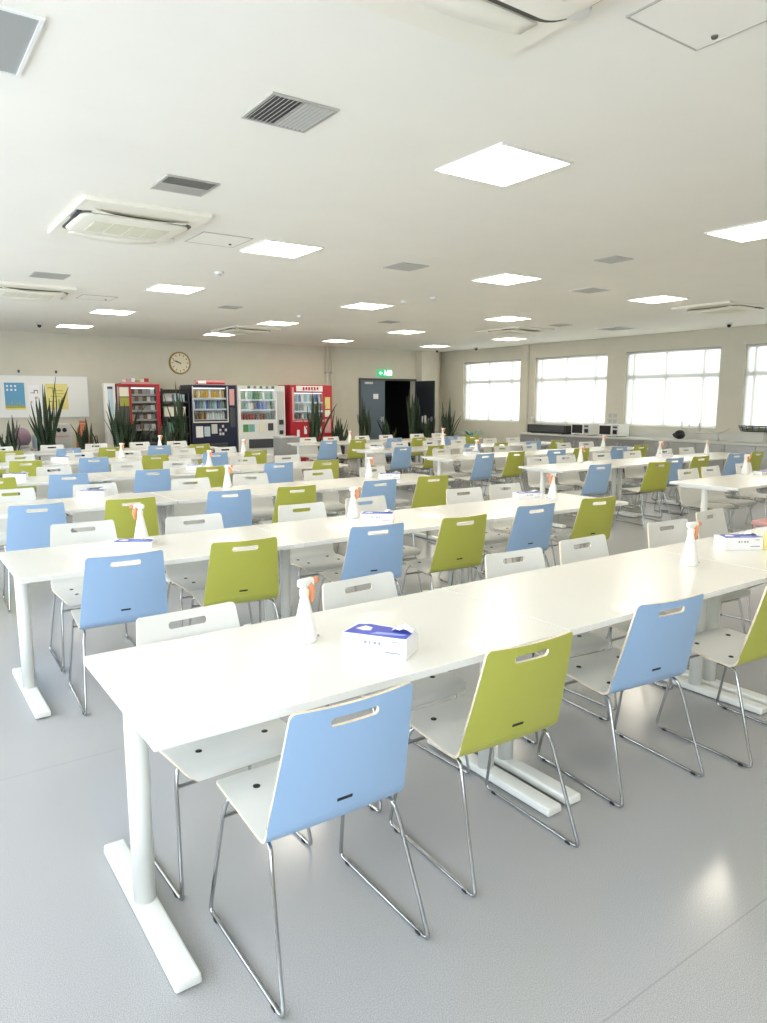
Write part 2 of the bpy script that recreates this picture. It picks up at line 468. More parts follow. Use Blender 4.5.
def aircon(x, y, label):
    t = thing('air_conditioner', label, 'air conditioner', (x, y, H), 0, 'ceiling cassette air conditioners')
    bm = bmesh.new(); prism(bm, rrect(.475, .66, .01, 2), -.03, 0); obj('panel', bm, 'ac', t)
    bm = bmesh.new(); prism(bm, rrect(.44, .36, .10, 6), -.036, -.03); obj('air_gap', bm, 'slot', t)
    bm = bmesh.new()
    # domed, rounded drop panel
    rings = []
    for s, z in ((1, -.034), (1, -.046), (.975, -.054), (.9, -.060), (.6, -.063)):
        rings.append([bm.verts.new((px * s, py * s, z)) for px, py in rrect(.42, .32, .09, 6)])
    for i in range(len(rings) - 1):
        n = len(rings[i])
        for k in range(n): bm.faces.new((rings[i][k], rings[i + 1][k], rings[i + 1][(k + 1) % n], rings[i][(k + 1) % n]))
    bm.faces.new(list(reversed(rings[-1]))); bmesh.ops.recalc_face_normals(bm, faces=bm.faces)
    obj('drop_panel', bm, 'ac', t, True)
    bm = bmesh.new()
    for k in range(4):
        u = -.30 + k * .15
        for j in range(9): box(bm, u + .005, u + .14, -.18 + j * .04, -.18 + j * .04 + .026, -.068, -.060)
    obj('grille', bm, 'acgrille', t)
    for s in (-1, 1):
        pts = []
        P = {}; n = 14
        for k in range(n + 1):
            u = -.36 + .72 * k / n
            for j in range(3):
                P[(k, j)] = Vector((u, s * (.36 + .045 * j), -.042 - .028 * math.cos(u / .36 * PI / 2) * j * .6))
        cells = [[(k, j), (k + 1, j), (k + 1, j + 1), (k, j + 1)] for k in range(n) for j in range(2)]
        obj('air_flap', sheet(P, cells, .004, (0, 0, 0)), 'ac', t)
    bm = bmesh.new(); lathe(bm, [(.045, -.05), (.05, -.034)], 16, .42, .22); obj('sensor', bm, 'white', t, True)
    bm = nbox(-.46, -.42, -.34, -.12, -.045, -.03, bevel=.006); obj('end_louvre', bm, 'darkgrey', t)
    return t
aircon(1.80, 1.72, 'large cream ceiling air conditioner cropped by the top edge')
aircon(1.82, 6.26, 'cream ceiling air conditioner at the left, before the lit lights')
aircon(1.80, 10.75, 'cream ceiling air conditioner cropped at the left edge')
aircon(10.95, 6.42, 'cream ceiling air conditioner near the right wall at the right edge').rotation_euler = (0, 0, R(90))
aircon(10.85, 10.85, 'pale ceiling air conditioner before the far window, behind the others')
aircon(6.3, 13.9, 'pale ceiling air conditioner far back near the dark doorway')

def hatch(x, y, s, label, ring):
    t = thing('ceiling_hatch', label, 'access hatch', (x, y, H), 0, 'ceiling access hatches')
    obj('cover', nbox(-s, s, -s, s, -.004, 0), 'ceiling', t)
    bm = bmesh.new()
    for x0, x1, y0, y1 in ((-s - .008, s + .008, -s - .008, -s), (-s - .008, s + .008, s, s + .008), (-s - .008, -s, -s, s), (s, s + .008, -s, s)): box(bm, x0, x1, y0, y1, -.006, 0)
    obj('frame', bm, 'vent', t)
    bm = bmesh.new(); lathe(bm, [(.012, -.012), (.014, -.004)], 14, ring[0], ring[1]); obj('latch', bm, 'slot', t, True)
hatch(2.69, 1.68, .225, 'square ceiling access hatch cropped at the top right', (.18, .12))
hatch(2.68, 6.42, .225, 'faint square ceiling hatch beside the left air conditioner', (.15, .1))
hatch(2.7, 10.9, .225, 'faint ceiling hatch beside the air conditioner at the left edge', (.15, .1))

def detector(x, y, label, r=.05, dome=False):
    t = thing('smoke_detector' if not dome else 'dome_camera', label, 'smoke detector' if not dome else 'security camera', (x, y, H), 0, 'smoke detectors on the ceiling' if not dome else 'dome cameras on the ceiling')
    bm = bmesh.new(); lathe(bm, [(r * .8, -.03), (r, -.02), (r, 0)], 18); obj('base', bm, 'white' if not dome else 'lightgrey', t, True)
    bm = bmesh.new(); lathe(bm, [(.004, -.085 if dome else -.046), (r * .45, -.075 if dome else -.044), (r * .62, -.05 if dome else -.038), (r * .62, -.03)], 16); obj('lens' if dome else 'cap', bm, 'black' if dome else 'lightgrey', t, True)
detector(6.45, 8.70, 'small white smoke detector between the second and third light columns')
detector(6.55, 8.13, 'small smoke detector right of the white one, mid ceiling')
detector(3.32, 7.98, 'small smoke detector between two lights of the first column')
detector(6.04, 11.1, 'dark round smoke detector before the second column\'s far lights')
detector(2.66, 15.0, 'black dome camera at the left near the far lights', .06, True)
detector(13.2, 16.2, 'black dome camera above the column in the far corner', .06, True)
detector(13.5, 14.9, 'black dome camera near the far window', .06, True)
detector(13.2, 7.61, 'black dome camera near the right edge above the windows', .06, True)

# ------------------------------------------------------------------ chairs
def chair_meshes():
    th = .0095
    # seat profile (y, z): front lip to the start of the backrest
    prof = [(.262, .402), (.251, .418), (.230, .428), (.18, .433), (.06, .427), (-.04, .420), (-.095, .420)]
    c = (-.095, .420 + .062); r = .062
    for k in range(1, 8):
        a = R(-90 - 78 * k / 7); prof.append((c[0] + r * math.cos(a), c[1] + r * math.sin(a)))
    nb = 7                                       # bend segments
    cols = [-1, -.94, -.8, -.6, -.4, -.2, 0, .2, .4, .6, .8, .94, 1]
    P = {}
    n = len(prof)
    def curv(x, hw, amt): return amt * (x / hw) ** 2
    for i, (y, z) in enumerate(prof):
        t = i / (n - 1)
        hw = .205 + .014 * min(1, t * 2)
        if i == 0: hw -= .03
        elif i == 1: hw -= .012
        elif i == 2: hw -= .003
        amt = .016 * max(0, (i - (n - 1 - nb)) / nb)
        for j, u in enumerate(cols):
            x = u * hw
            P[(i, j)] = Vector((x, y + curv(x, .21, amt), z))
    cells = []
    for i in range(n - 1):
        for j in range(len(cols) - 1): cells.append([(i, j), (i + 1, j), (i + 1, j + 1), (i, j + 1)])
    seat = sheet(P, cells, th)
    # underside in front of the bend stays white
    for f in seat.faces:
        if f.material_index == 1 and f.calc_center_median().y > -.10: f.material_index = 0
    # backrest
    y1, z1 = prof[-1]
    ytop, ztop = -.232, .80
    d = Vector((0, ytop - y1, ztop - z1))
    sl0, sl1 = .742, .768
    zs = [z1, .55, .62, .69, .725, sl0, sl0 + .007, sl1 - .007, sl1, .775, .783, .789, .795, .7985, .8]
    xs = [-.21, -.175, -.13, -.1, -.073, -.066, -.035, 0, .035, .066, .073, .1, .13, .175, .21]
    rc = .017
    P = {}
    for i, z in enumerate(zs):
        t = (z - z1) / (ztop - z1)
        y = y1 + (ytop - y1) * (t + .12 * t * (1 - t))
        hw = .219 - .033 * t
        if z > ztop - rc:
            dz = z - (ztop - rc); hw = hw - rc + math.sqrt(max(0, rc * rc - dz * dz)) * .999
        for j, x in enumerate(xs):
            ax = abs(x)
            if ax > .1: xx = math.copysign(.1 + (ax - .1) / .11 * (hw - .1), x)
            else: xx = x
            P[(i, j)] = Vector((xx, y + curv(xx, .21, .016), z + .006 * (xx / .2) ** 2 * t))
    cells = []
    ia, ib = zs.index(sl0), zs.index(sl1); ja, jb = xs.index(-.073), xs.index(.073)
    for i in range(len(zs) - 1):
        for j in range(len(xs) - 1):
            q = [(i, j), (i + 1, j), (i + 1, j + 1), (i, j + 1)]
            if ia <= i < ib and ja <= j < jb:
                ci, cj = i in (ia, ib - 1), j in (ja, jb - 1)
                if ci and cj:
                    keep = {(ia, ja): (0, 1, 3), (ia, jb - 1): (0, 2, 3), (ib - 1, ja): (0, 1, 2), (ib - 1, jb - 1): (1, 2, 3)}[(i, j)]
                    cells.append([q[k] for k in keep])
                continue
            cells.append(q)
    back = sheet(P, cells, th)
    return seat, back
seat_bm, back_bm = chair_meshes()
def as_mesh(bm, name, mats):
    me = bpy.data.meshes.new(name); bm.to_mesh(me)
    for m in mats: me.materials.append(M[m])
    return me
def frame_bm(s):
    pts = [(s * .192, -.03, .4015), (s * .196, -.118, .4005), (s * .206, -.138, .355), (s * .236, -.252, .008), (s * .236, .240, .008), (s * .212, .165, .36), (s * .200, .150, .4125), (s * .150, .130, .413)]
    return ntube(fillet(pts, .024, 4), .0065, 8)
cm = {}
for col in ('white', 'blue', 'green'):
    cm[col] = (as_mesh(seat_bm, 'seat', ('chair_white', 'chair_' + col, 'ply')), as_mesh(back_bm, 'backrest', ('chair_white', 'chair_' + col, 'ply')))
def chair_root(col, full):
    r = bpy.data.objects.new('dining_chair', None); C.objects.link(r); r.empty_display_size = .1
    def add(name, me, par=r):
        o = bpy.data.objects.new(name, me); C.objects.link(o); o.parent = par; return o
    st = add('seat', cm[col][0]); bk = add('backrest', cm[col][1])
    for s in (-1, 1):
        f = add('sled_leg', cm['frame%d' % s])
        if full:
            for k in (-1, 1): add('glide', cm['glide%d%d' % (s, k)], f)
    add('crossbar', cm['bar1']); add('crossbar', cm['bar0'])
    if full:
        for k in range(4): add('bolt', cm['bolt%d' % k], st)
        add('maker_plate', cm['plate'], bk)
    return r
for s in (-1, 1):
    b = frame_bm(s)
    for f in b.faces: f.smooth = True
    cm['frame%d' % s] = as_mesh(b, 'sled_leg', ['chrome'])
    for k in (-1, 1): cm['glide%d%d' % (s, k)] = as_mesh(nbox(s * .236 - .0078, s * .236 + .0078, k * .196 - .006 - .012, k * .196 - .006 + .012, 0, .0115, bevel=.003), 'glide', ['black'])
b = ntube([(-.211, .163, .350), (.211, .163, .350)], .0065, 8); cm['bar1'] = as_mesh(b, 'crossbar', ['chrome'])
cm['bar0'] = as_mesh(ntube([(-.193, -.06, .4005), (.193, -.06, .4005)], .006, 8), 'crossbar', ['chrome'])
for k, (bx, by) in enumerate(((-.12, -.045), (.12, -.045), (-.12, .13), (.12, .13))):
    zt = .4205 if by < 0 else .4305
    cm['bolt%d' % k] = as_mesh(nlathe([(.011, zt - .002), (.011, zt + .002), (.006, zt + .004)], 12, bx, by), 'bolt', ['black'])
b = nbox(-.024, .024, -.0015, .0015, -.0045, .0045)
xf(b, Matrix.Translation((0, -.173, .500)) @ Matrix.Rotation(R(12), 4, 'X')); cm['plate'] = as_mesh(b, 'maker_plate', ['black'])
seat_bm.free(); back_bm.free()
proto = {}
ORD = ['first', 'second', 'third', 'fourth', 'fifth', 'sixth', 'seventh']
def chair(col, x, y, rot, row, pos, side, block, grp):
    full = (block == 'left' and row < 2)
    lab = '%s chair, %s from left, %s side of the %s row of %s tables' % (
        {'blue': 'blue-backed', 'green': 'green-backed', 'white': 'white'}[col], ORD[pos], side, ORD[row], block)
    k = (col, full)
    if k not in proto:
        o = proto[k] = chair_root(col, full); o.location = (x, y, 0); o.rotation_euler = (0, 0, rot)
        tag(o, lab, 'chair', grp)
    else: dup(proto[k], lab, (x, y, 0), rot, grp)

# ------------------------------------------------------------------ tables
TL, TD, TH = 1.545, .75, .72
tproto = None
def table_root():
    t = bpy.data.objects.new('dining_table', None); C.objects.link(t)
    bm = nbox(0, TL, 0, TD, TH - .026, TH, bevel=.0025)
    for f in bm.faces:
        f.material_index = 0 if abs(f.normal.z) > .9 and f.calc_center_median().z > TH - .005 else 1
    obj('tabletop', bm, ['table', 'edge'], t)
    bm = nbox(.10, TL - .10, TD / 2 - .03, TD / 2 + .03, TH - .066, TH - .0265, bevel=.004); obj('beam', bm, 'powder', t)
    for x in (.058, TL - .058):
        l = obj('leg', ntube([(x, TD / 2, .035), (x, TD / 2, TH - .026)], .0335, 24), 'powder', t, True)
        bm = bmesh.new()
        hw, hl = .038, .370
        box(bm, x - hw, x + hw, TD / 2 - hl - .014, TD / 2 + hl - .014, .006, .054)
        for v in bm.verts:
            if v.co.z > .03 and abs(v.co.y - TD / 2) > .3: v.co.z = .040; v.co.x = x + (v.co.x - x) * .93
        bmesh.ops.bevel(bm, geom=list(bm.edges), offset=.008, segments=3, affect='EDGES', profile=.5)
        f = obj('foot', bm, 'powder', l, True)
        for s in (-1, 1): lathe_b = obj('foot_pad', nlathe([(.02, 0), (.02, .007)], 12, x, TD / 2 + s * .31), 'black', l)
        obj('bracket', nbox(x - .035, x + .035, TD / 2 - .26, TD / 2 + .26, TH - .05, TH - .0262, bevel=.004), 'powder', l)
    return t
def table(x, y, row, k, block):
    global tproto
    lab = 'white dining table, %s from the left in the %s row of the %s tables' % (ORD[k], ORD[row], block)
    if tproto is None:
        tproto = table_root(); tproto.location = (x, y, 0); tag(tproto, lab, 'table', 'white tables in long rows')
    else: dup(tproto, lab, (x, y, 0), 0, 'white tables in long rows')

LF = [1.705, 3.74, 5.98, 8.18, 10.42, 12.66]
RF = [None, 3.72, 5.92, 7.98, 9.95, 12.4]
jit = lambda a: rnd.uniform(-a, a)
NEAR = {0: [('blue', .952, 1.715, 0), ('green', 1.665, 1.765, -2), ('blue', 2.49, 1.80, -6), ('green', 3.19, 1.685, -4)],
        1: [('blue', .98, 3.87, -3), ('green', 1.64, 3.87, -6), ('blue', 2.52, 3.85, -6), ('green', 3.18, 3.80, -3), ('blue', 3.97, 3.90, -3), ('green', 4.70, 3.90, -6)],
        2: [('blue', .94, 6.06, -3), ('green', 1.62, 5.99, -5), ('blue', 2.47, 6.03, -6), ('green', 3.09, 5.98, -4), ('blue', 3.99, 5.96, -3), ('green', 4.68, 5.98, -5)],
        3: [('green', .93, 8.31, -2), ('blue', 1.63, 8.32, -3), ('blue', 2.52, 8.32, -4), ('green', 3.20, 8.31, -1), ('blue', 4.09, 8.32, -4), ('green', 4.76, 8.31, -1)],
        4: [('blue', .95, 10.5, 2), ('green', 1.55, 10.46, -3), ('blue', 2.40, 10.52, -2), ('green', 3.22, 10.50, 2), ('blue', 4.13, 10.48, -3), ('green', 4.77, 10.5, 3)]}
FAR = {0: [(.885, 2.285, 2), (1.67, 2.335, 3), (2.60, 2.35, -4), (3.19, 2.39, -1), (4.08, 2.46, -5), (4.76, 2.56, 4)],
       1: [(1.01, 4.55, -2), (1.68, 4.42, -4), (2.54, 4.49, -3), (3.15, 4.53, 0), (4.17, 4.53, -5), (4.72, 4.57, -2)]}
COLS = {5: 'BGBGBG'}
XS = [.95, 1.64, 2.50, 3.18, 4.04, 4.72]
CN = {'B': 'blue', 'G': 'green'}
for r, f in enumerate(LF):
    for k in range(3): table(.497 + k * 1.55, f + (.008 if k == 1 else 0) + (jit(.012) if r > 1 else 0), r, k, 'left')
    g = '%s table row of the left tables'
    near = NEAR.get(r) or [(CN[COLS[r][i]], XS[i] + jit(.04), f + .02 + jit(.04), jit(5)) for i in range(6)]
    far = FAR.get(r) or [(XS[i] + jit(.05), f + .75 + .02 + jit(.05), jit(5)) for i in range(6)]
    for i, (c, x, y, a) in enumerate(near): i - (r > 3) >= 0 and chair(c, x, y, R(a), r, i - (r > 3), 'near', 'left', 'chairs along the near side of the left tables')
    for i, (x, y, a) in enumerate(far): i - (r > 2) >= 0 and chair('white', x, y, PI + R(a), r, i - (r > 2), 'far', 'left', 'chairs along the far side of the left tables')
RXS = [7.22, 7.88, 8.78, 9.42, 10.32, 10.96]
RFX = {(1, 0): 7.48, (1, 1): 7.99, (1, 2): 8.76}
FXS = [7.42, 8.0, 8.77, 9.46, 10.32, 10.95]
for r in range(1, 6):
    f = RF[r]
    for k in range(3):
        if r == 1 and k == 2: continue
        table(6.82 + k * 1.55, f, r - 1, k, 'right')
    for i in range(6):
        c = 'BGBGBG'[i]; x, y, a = RXS[i] + jit(.03), f + jit(.05), jit(6)
        if r == 2 and i == 1: x, y, a = 8.10, 5.655, -10
        if r == 2 and i == 2: x, y, a = 8.80, 5.92, -3
        if r > 1: chair(CN[c], x, y, R(a), r - 1, i, 'near', 'right', 'chairs along the near side of the right tables')
        if r == 1 and i > 2: continue
        chair('white', RFX.get((r, i), FXS[i] + jit(.02)), f + .77 + jit(.03), PI + R(jit(5)), r - 1, i, 'far', 'right', 'chairs along the far side of the right tables')

# ------------------------------------------------------------------ things on the tables
def spray_root():
    t = bpy.data.objects.new('spray_bottle', None); C.objects.link(t)
    obj('bottle_body', nlathe([(.040, 0), (.044, .004), (.044, .020), (.0365, .055), (.0285, .095), (.0205, .135), (.016, .155), (.0145, .172)], 24), 'bottle', t, True)
    bm = bmesh.new()
    for k in range(5): box(bm, -.026 + k * .011, -.026 + k * .011 + .007, -.0446, -.034, .012, .018)
    obj('label_print', bm, 'print_grey', t)
    obj('collar', nlathe([(.0165, .163), (.0175, .168), (.0175, .186), (.015, .19)], 20), 'cream', t, True)
    # sprayer head: body reaching forward (-y local) with a nozzle
    bm = nbox(-.013, .013, -.040, .026, .196, .226, bevel=.009, seg=3); tube(bm, [(0, 0, .184), (0, 0, .20)], .012, 14)
    obj('sprayer_head', bm, 'white', t, True)
    bm = ntube([(0, -.036, .213), (0, -.060, .213)], .0115, 14); obj('nozzle', bm, 'orange', t, True)
    bm = ntube(fillet([(0, -.022, .200), (0, -.036, .186), (0, -.032, .150)], .012, 4), [.008] * 6 + [.005], 8) if False else ntube([(0, -.018, .208), (0, -.028, .195), (0, -.034, .170), (0, -.030, .136)], [.015, .0145, .0125, .008], 12)
    obj('trigger', bm, 'orange', t, True)
    return t
sp0 = [None]
def spray(x, y, rot, label, pale=False):
    if sp0[0] is None:
        t = sp0[0] = spray_root(); t.location = (x, y, TH); t.rotation_euler = (0, 0, rot); tag(t, label, 'spray bottle', 'spray bottles on the tables')
    else: t = dup(sp0[0], label, (x, y, TH), rot)
    return t
def wipes_root():
    t = bpy.data.objects.new('wipes_box', None); C.objects.link(t)
    L, W, Hh = .115, .06, .072
    obj('carton', nbox(-L, L, -W, W, 0, Hh, bevel=.003), 'carton', t)
    bm = bmesh.new(); prism(bm, [(-L + .006, -W + .004), (L - .004, -W + .004), (L - .004, W - .03), (L - .06, W - .02), (-.02, W - .012), (-L + .06, W - .006), (-L + .02, W - .02)], Hh, Hh + .0012)
    obj('top_print', bm, 'print_blue', t)
    bm = bmesh.new(); prism(bm, [(-L + .03, -.008), (-L + .06, -.02), (-L + .085, -.012), (-L + .08, .018), (-L + .05, .03)], Hh + .0012, Hh + .002)
    obj('white_emblem', bm, 'carton', t)
    bm = bmesh.new(); prism(bm, [(-L + .095, -.045), (L - .02, -.03), (L - .015, -.015), (-.005, -.02), (-L + .11, -.028)], Hh + .0012, Hh + .002)
    obj('pale_stripe', bm, 'print_pale', t)
    bm = bmesh.new()
    for k, w in enumerate((.010, .006, .011, .009)): box(bm, -.035 + k * .017, -.035 + k * .017 + w, -W - .0006, -W + .001, .043, .053)
    box(bm, L - .05, L - .025, -W - .0006, -W + .001, .056, .060); box(bm, L - .075, L - .02, -W - .0006, -W + .001, .018, .023)
    obj('side_print', bm, 'print_grey', t)
    # crumpled film flap drawn out of the top opening
    P = {}
    for i in range(7):
        for j in range(5): P[(i, j)] = Vector((L - .075 + i * .014, .002 + j * .016, Hh + .004 + .022 * math.sin(i * .55) * math.sin(j * .9 + .4) + .004 * math.sin(i * 2.3 + j * 1.7)))
    obj('film_flap', sheet(P, [[(i, j), (i + 1, j), (i + 1, j + 1), (i, j + 1)] for i in range(6) for j in range(4)], .0008, (0, 0, 0)), 'film', t)
    return t
wp0 = [None]
def wipes(x, y, rot, label, sz=1.0):
    if wp0[0] is None:
        t = wp0[0] = wipes_root(); t.location = (x, y, TH); t.rotation_euler = (0, 0, rot); tag(t, label, 'wipes box', 'wipes boxes on the tables')
    else: t = dup(wp0[0], label, (x, y, TH), rot)
    t.scale = (1, 1, sz)
    return t
spray(1.18, 2.17, R(100), 'white spray bottle with orange trigger at the left end of the front row')
spray(3.39, 2.08, R(80), 'white spray bottle with orange trigger on the front row, toward its right')
spray(1.26, 4.36, R(-110), 'white spray bottle with orange trigger turned left on the second row')
spray(2.79, 4.37, R(80), 'spray bottle with orange trigger behind the blue chair on second row')
spray(4.74, 4.22, R(-100), 'spray bottle with orange trigger at the second row\'s right end')
spray(2.77, 6.62, R(60), 'white spray bottle between chairs in the middle of third row')
spray(4.44, 6.62, R(60), 'white spray bottle near the right end of third row')
spray(3.42, 8.74, R(40), 'white spray bottle in the middle of fourth row')
spray(2.95, 11.0, R(40), 'white spray bottle near the middle of fifth row')
spray(4.9, 11.0, R(40), 'white spray bottle at the right end of fifth row')
spray(8.22, 4.42, R(60), 'spray bottle with red trigger on the nearest right-hand table')
spray(9.95, 6.72, R(30), 'spray bottle on the second row of the right tables')
spray(10.75, 6.42, R(90), 'spray bottle farthest right on the second row of right tables')
spray(7.95, 6.6, R(60), 'spray bottle near the left end of right second row')
spray(10.85, 8.5, R(60), 'spray bottle at the right end of right third row')
spray(7.85, 8.62, R(60), 'spray bottle near the left end of right third row')
spray(8.8, 10.6, R(60), 'spray bottle on the right fourth row')
spray(10.7, 12.9, R(60), 'spray bottle toward the right end of right fifth row')
spray(8.1, 12.8, R(60), 'spray bottle toward the left end of right fifth row')
spray(4.2, 13.1, R(60), 'white spray bottle near the right end of left sixth row')
wipes(1.338, 1.93, R(-56), 'white wipes box with blue printed top on the front table, left')
wipes(4.02, 2.17, R(-30), 'blue and white wipes box at the right edge of the front row')
wipes(1.18, 4.24, R(-30), 'flat blue and white wipes pack beside the second row\'s left bottle', .45)
wipes(2.83, 4.12, R(-40), 'white wipes box behind the blue chair on the second row', .9)
wipes(4.62, 4.40, R(-20), 'wipes box with violet-blue top at the second row\'s right end', .7)
wipes(1.52, 6.68, R(-30), 'blue and white wipes box near the left end of third row', .8)
wipes(4.56, 6.40, R(-30), 'wipes box behind a blue chair near the third row\'s right end', .8)
wipes(1.20, 8.72, R(-20), 'blue and white wipes box at the left edge on fourth row', .8)
wipes(3.2, 8.62, R(-20), 'wipes box beside the bottle in the middle of fourth row', .8)
wipes(2.1, 11.0, R(-20), 'wipes box near the left of the fifth row', .8)
wipes(8.42, 4.30, R(-10), 'flat blue and white wipes pack on the nearest right-hand table', .5)
wipes(9.75, 6.5, R(-10), 'wipes box beside a bottle on the right second row', .7)
wipes(7.6, 8.45, R(-20), 'wipes box at the left end of right third row', .8)
wipes(7.2, 10.5, R(-20), 'wipes box at the left end of right fourth row', .8)

# yellow bottle cropped by the right edge of the front row
t = thing('squeeze_bottle', 'small yellow bottle at the right edge of the front row', 'bottle', (4.12, 2.05, TH))
obj('bottle_body', nlathe([(.026, 0), (.03, .004), (.03, .07), (.022, .09), (.011, .10)], 18), 'yellow', t, True)
obj('cap', nlathe([(.012, .10), (.012, .12), (.008, .13)], 14), 'white', t, True)

# low red stool glimpsed between the right-hand chairs
t = thing('step_stool', 'low pinkish-red stool at the right edge behind the front row', 'stool', (7.05, 3.45, 0))
obj('seat', nbox(-.20, .20, -.14, .14, .38, .42, bevel=.012), 'pink', t)
for sx in (-1, 1):
    for sy in (-1, 1): obj('leg', ntube([(sx * .17, sy * .11, .38), (sx * .20, sy * .13, 0)], .012, 8), 'pink', t)

# ------------------------------------------------------------------ far wall
# notice board
t = thing('notice_board', 'wide white notice board on the far wall at left', 'notice board', (2.6, 16.985, 1.22))
obj('board', nbox(-1.35, 1.30, -.012, .012, 0, .87), 'white', t)
bm = bmesh.new()
for a in ((-1.37, 1.32, -.02, .014, -.02, 0), (-1.37, 1.32, -.02, .014, .87, .89), (-1.37, -1.35, -.02, .014, 0, .87), (1.30, 1.32, -.02, .014, 0, .87)): box(bm, *a)
obj('board_frame', bm, 'lightgrey', t)
def poster(x0, x1, z0, z1, label, base, parts, name='poster'):
    t = thing(name, label, 'poster', (x0, 16.97, z0), 0, 'papers on the notice board')
    obj('sheet', nbox(0, x1 - x0, -.003, 0, 0, z1 - z0), base, t)
    for nm, m, rects in parts:
        bm = bmesh.new()
        for a, b, c, d in rects: box(bm, a * (x1 - x0), b * (x1 - x0), -.0045, -.003, c * (z1 - z0), d * (z1 - z0))
        obj(nm, bm, m, t)
poster(2.25, 2.63, 1.38, 1.94, 'blue poster with small white figures on the notice board', 'blue_print2', [
    ('yellow_band', 'yellow', [(0, 1, 0, .06)]), ('green_band', 'olive', [(0, 1, .06, .14)] + [(.05 + .13 * k, .1 + .13 * k, .14, .18 + .07 * (k % 3)) for k in range(7)]),
    ('white_figures', 'carton', [(.10 + .2 * k, .19 + .2 * k, z, z + .07) for k in range(3) for z in (.84, .70)])])
poster(3.04, 3.48, 1.38, 1.93, 'yellow poster with olive drawings on the notice board', 'yellow', [
    ('olive_drawing', 'olive', [(.1, .35, .82, .86), (.3, .36, .62, .84), (.2, .7, .50, .53), (.5, .85, .60, .63), (.15, .5, .3, .33), (.55, .62, .1, .4), (.3, .8, .72, .75)])])
poster(2.70, 2.92, 1.45, 1.90, 'white sheet with small drawings between the two posters', 'carton', [
    ('drawing', 'pink', [(.2, .5, .6, .66), (.55, .8, .35, .45), (.15, .3, .15, .25)]), ('dark_ring', 'darkgrey', [(.5, .85, .72, .76), (.5, .56, .6, .74), (.8, .85, .6, .74)])])
for x in (2.55, 3.28):
    t = thing('wall_hook', 'small dark hook above the notice board, %s one' % ('left' if x < 3 else 'right'), 'hook', (x, 17.0, 2.18), 0, 'hooks above the notice board')
    obj('plate', nbox(-.02, .02, -.01, 0, -.03, .03, bevel=.003), 'darkgrey', t)
    obj('prong', ntube(fillet([(0, -.005, 0), (0, -.05, -.005), (0, -.055, .03)], .02, 3), .006, 8), 'darkgrey', t)

# clock
t = thing('wall_clock', 'round wall clock with gold rim on the far wall', 'clock', (6.01, 17.0, 2.45))
rx = Matrix.Rotation(R(90), 4, 'X')
obj('clock_rim', xf(nlathe([(.26, 0), (.26, .03), (.25, .05), (.228, .05), (.228, .03)], 40), rx), 'tan', t, True)
obj('clock_face', xf(nlathe([(.228, .028), (.228, .032)], 40), rx), 'face', t)
bm = bmesh.new()
for k in range(12):
    q = nbox(-.009, .009, -.034, -.032, .165, .2); xf(q, Matrix.Rotation(R(30 * k), 4, 'Y'))
    me = bpy.data.meshes.new('tmp'); q.to_mesh(me); q.free(); bm.from_mesh(me); bpy.data.meshes.remove(me)
obj('hour_marks', bm, 'black', t)
for nm, ln, w, a in (('hour_hand', .11, .011, -66), ('minute_hand', .165, .008, -72)):
    q = nbox(-w, w, -.039, -.036, -.03, ln); xf(q, Matrix.Rotation(R(a), 4, 'Y')); obj(nm, q, 'black', t)

# exit sign
t = thing('exit_sign', 'lit green running-man exit sign above the dark double door', 'sign', (11.93, 17.0, 2.34))
obj('sign_box', nbox(-.25, .25, -.06, 0, -.10, .10, bevel=.006), 'exit_green', t)
bm = bmesh.new()
box(bm, .06, .22, -.064, -.0605, -.07, .08)
obj('doorway_mark', bm, 'exit_white', t)
bm = bmesh.new()
def bar(bm, a, b, w):
    a, b = Vector((a[0], 0, a[1])), Vector((b[0], 0, b[1])); d = (b - a).normalized(); n = Vector((-d.z, 0, d.x)) * w / 2
    vs = [a - n, b - n, b + n, a + n]
    f = [bm.verts.new(v + Vector((0, -.066, 0))) for v in vs]; g = [bm.verts.new(v + Vector((0, -.0605, 0))) for v in vs]
    bm.faces.new(f); bm.faces.new(list(reversed(g)))
    for i in range(4): bm.faces.new((f[i], g[i], g[(i + 1) % 4], f[(i + 1) % 4]))
for a, b, w in (((-.01, .03), (.02, -.015), .035), ((.02, -.015), (.055, -.03), .022), ((.055, -.03), (.05, -.07), .02), ((.015, -.015), (-.02, -.045), .022), ((-.02, -.045), (-.06, -.045), .018), ((-.005, .03), (.05, .02), .015), ((-.01, .03), (-.045, .0), .015)): bar(bm, a, b, w)
q = nlathe([(.017, .0605), (.017, .066)], 16); xf(q, rx); xf(q, Matrix.Translation((-.02, 0, .06)))
me = bpy.data.meshes.new('tmp'); q.to_mesh(me); q.free(); bm.from_mesh(me)
bar(bm, (-.1, 0), (-.2, 0), .02); bar(bm, (-.2, 0), (-.16, .035), .018); bar(bm, (-.2, 0), (-.16, -.035), .018)
bmesh.ops.recalc_face_normals(bm, faces=bm.faces)
obj('running_figure', bm, 'exit_white', t)

# conduits beside the red machine
for x, r, l in ((10.02, .035, 'left thicker'), (10.17, .022, 'right thinner')):
    t = thing('wall_pipe', 'vertical painted pipe on the far wall, %s one of two' % l, 'pipe', (x, 16.94, 0), 0, 'pipes on the far wall')
    obj('pipe', ntube([(0, 0, 0), (0, 0, H)], r, 12), 'wall', t, True)
    for z in (1.0, 2.3): obj('clamp', nbox(-r - .012, r + .012, -r - .006, .055, z, z + .03, bevel=.003), 'vent', t)

